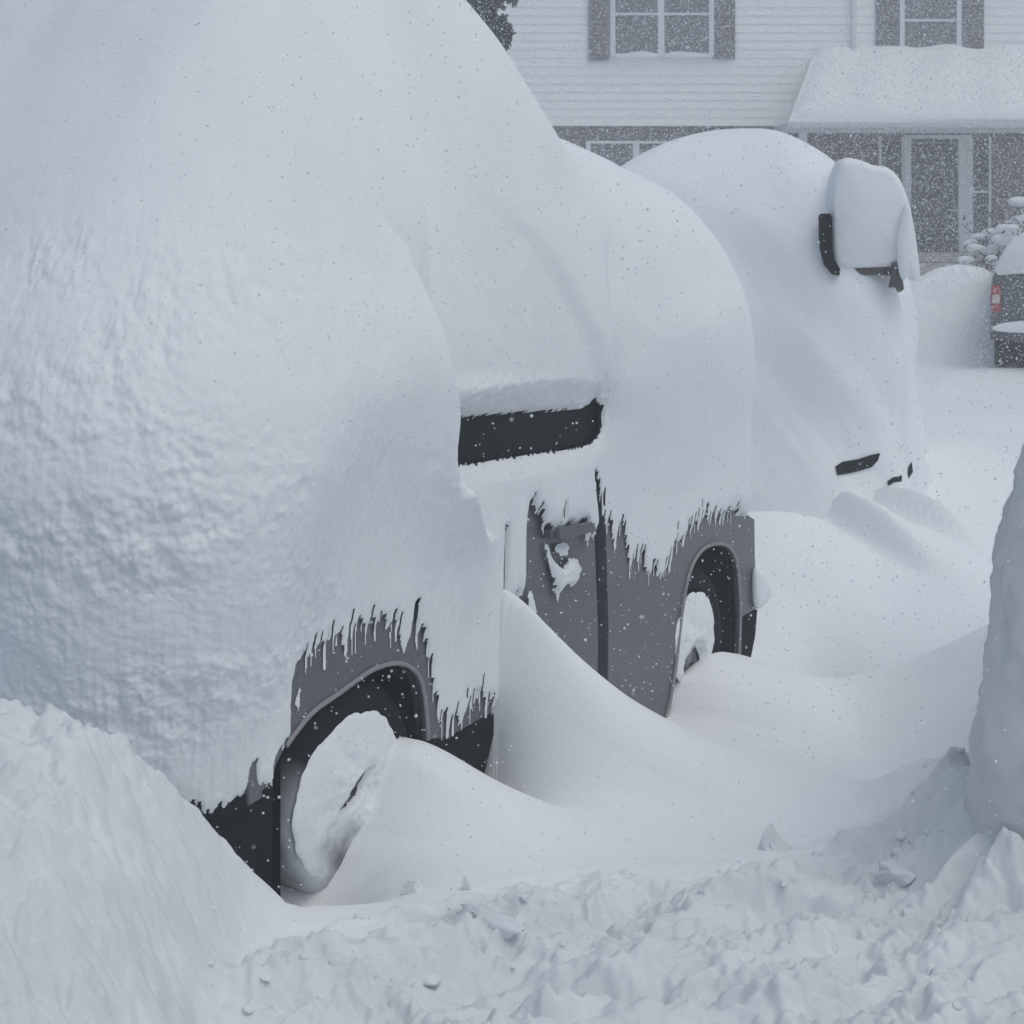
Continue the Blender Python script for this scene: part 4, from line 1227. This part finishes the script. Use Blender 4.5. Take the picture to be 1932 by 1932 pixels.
for t in tips:
    if random.random() < .62:
        bm = bmesh.new()
        r_ = random.uniform(.05, .15)
        pillow(bm, [t + Vector((math.cos(k * .785) * r_ * 1.4, 0, math.sin(k * .785) * r_ * .62 + .03)) for k in range(8)], r_, r_, (0, -1, 0), 3, .5)
        mesh_bm('snow_load', bm, SNOW, sh, True)
p0 = [t + Vector((random.gauss(0, .09), random.gauss(0, .09), random.gauss(0, .09))) for t in tips for _ in range(9)]
blades('leaves', [tuple(p) for p in p0], .03, mat('dead_leaf', (.07, .055, .045), .9), sh)

# ------------------------------------------------------------------ dark conifer beyond the car roof
tb = at(921, 500, 24)
tr = thing('pine_tree', (tb.x, 24, tb.z - .4), 'dark pine showing above the snow on the roof of the grey car', 'tree')
bm = bmesh.new()
tube(bm, [(tb.x, 24, tb.z - .4), (tb.x + .03, 24, tb.z + 2.5), (tb.x, 24, tb.z + 5.4)], .16, 10, .35)
mesh_bm('trunk', bm, mat('bark', (.05, .042, .04), .95, noise=(12, (.09, .08, .075), .4, .6), bump=(20, .8, .03)), tr)
bm = bmesh.new(); needle = []; load = []
for k in range(90):
    z = random.uniform(2.75, 5.6)
    a = random.uniform(0, 6.28)
    L = (.12 + .55 * min(1, (z - 2.7) / 1.6)) * random.uniform(.75, 1.1)
    p0 = Vector((tb.x, 24, tb.z + z)); p1 = p0 + Vector((math.cos(a) * L, math.sin(a) * L, .35 * L))
    tube(bm, [p0, p1], .012, 4, .4)
    for _ in range(70):
        t = random.random() ** .7
        needle.append(tuple(p0.lerp(p1, t) + Vector((random.gauss(0, .07), random.gauss(0, .07), random.gauss(0, .05)))))
    load.append(p0.lerp(p1, .8))
mesh_bm('branches', bm, TWIG, tr)
blades('crown', needle, .055, LEAF, tr, 1.3)
for t in load:
    if random.random() < .4:
        bm = bmesh.new()
        r_ = random.uniform(.03, .07)
        pillow(bm, [t + Vector((math.cos(j * .785) * r_ * 1.5, 0, math.sin(j * .785) * r_ * .7 + .06)) for j in range(8)], r_, r_, (0, -1, 0), 3, .5)
        mesh_bm('snow_load', bm, SNOW, tr, True)

# ------------------------------------------------------------------ falling snow
octv = np.array([(1, 0, 0), (-1, 0, 0), (0, 1, 0), (0, -1, 0), (0, 0, 1), (0, 0, -1)], float)
octf = np.array([(0, 2, 4), (2, 1, 4), (1, 3, 4), (3, 0, 4), (2, 0, 5), (1, 2, 5), (3, 1, 5), (0, 3, 5)])
tetv = np.array([(1, 1, 1), (1, -1, -1), (-1, 1, -1), (-1, -1, 1)], float) * .9
tetf = np.array([(0, 1, 2), (0, 3, 1), (0, 2, 3), (1, 3, 2)])
def flakes(n, y0, y1, r0, r1, x0=-300, x1=2232, b1=2000, octv=octv):
    Y = (rng.uniform(y0 ** 2, y1 ** 2, n)) ** .5
    px = rng.uniform(x0, x1, n); py = rng.uniform(-250, b1, n)
    X = (px - CX) / FPX * Y; Z = EYE - (py - HY) / FPX * Y
    ok = Z > np.where(Y < 14, ground_smooth(X, Y) + .02, .5)
    c = np.stack([X, Y, Z], -1)[ok]
    r = rng.uniform(r0, r1, len(c))[:, None, None] * rng.uniform(.6, 1.3, (len(c), 1, 3)) * np.ones((1, len(octv), 1))
    ang = rng.uniform(0, 6.28, len(c))
    o = octv[None] * r
    o = np.stack([o[..., 0] * np.cos(ang)[:, None] - o[..., 2] * np.sin(ang)[:, None], o[..., 1], o[..., 0] * np.sin(ang)[:, None] + o[..., 2] * np.cos(ang)[:, None]], -1)
    return (c[:, None] + o).reshape(-1, 3)
fv = np.concatenate([flakes(700, 2.2, 4.5, .0012, .0024), flakes(13000, 4.2, 9, .0018, .0042), flakes(14000, 9, 16, .003, .0055)])
ff = (octf[None] + 6 * np.arange(len(fv) // 6)[:, None, None]).reshape(-1, 3)
fw = flakes(170000, 17, 31, .003, .006, 800, 2150, 800, tetv)
ff = np.concatenate([ff, (tetf[None] + 4 * np.arange(len(fw) // 4)[:, None, None]).reshape(-1, 3) + len(fv)])
fv = np.concatenate([fv, fw])
o = mesh_np('falling_snow', fv, ff, FLAKE)
tag(o, 'snowflakes drifting down through the whole scene', 'snowfall', kind='stuff')

# ------------------------------------------------------------------ snowy air
bm = bmesh.new()
box(bm, (-70, -8, -1.2), (70, 96, 20))
hz = mesh_bm('haze', bm, SNOW)
hz.data.materials.clear()
hm = bpy.data.materials.new('snowy_air'); hm.use_nodes = True
hn = hm.node_tree.nodes; hn.clear()
ho = hn.new('ShaderNodeOutputMaterial'); hv = hn.new('ShaderNodeVolumePrincipled')
hv.inputs['Color'].default_value = (.93, .95, .97, 1); hv.inputs['Density'].default_value = .0095; hv.inputs['Anisotropy'].default_value = .2
hm.node_tree.links.new(hv.outputs[0], ho.inputs['Volume'])
hz.data.materials.append(hm)
tag(hz, kind='stuff')
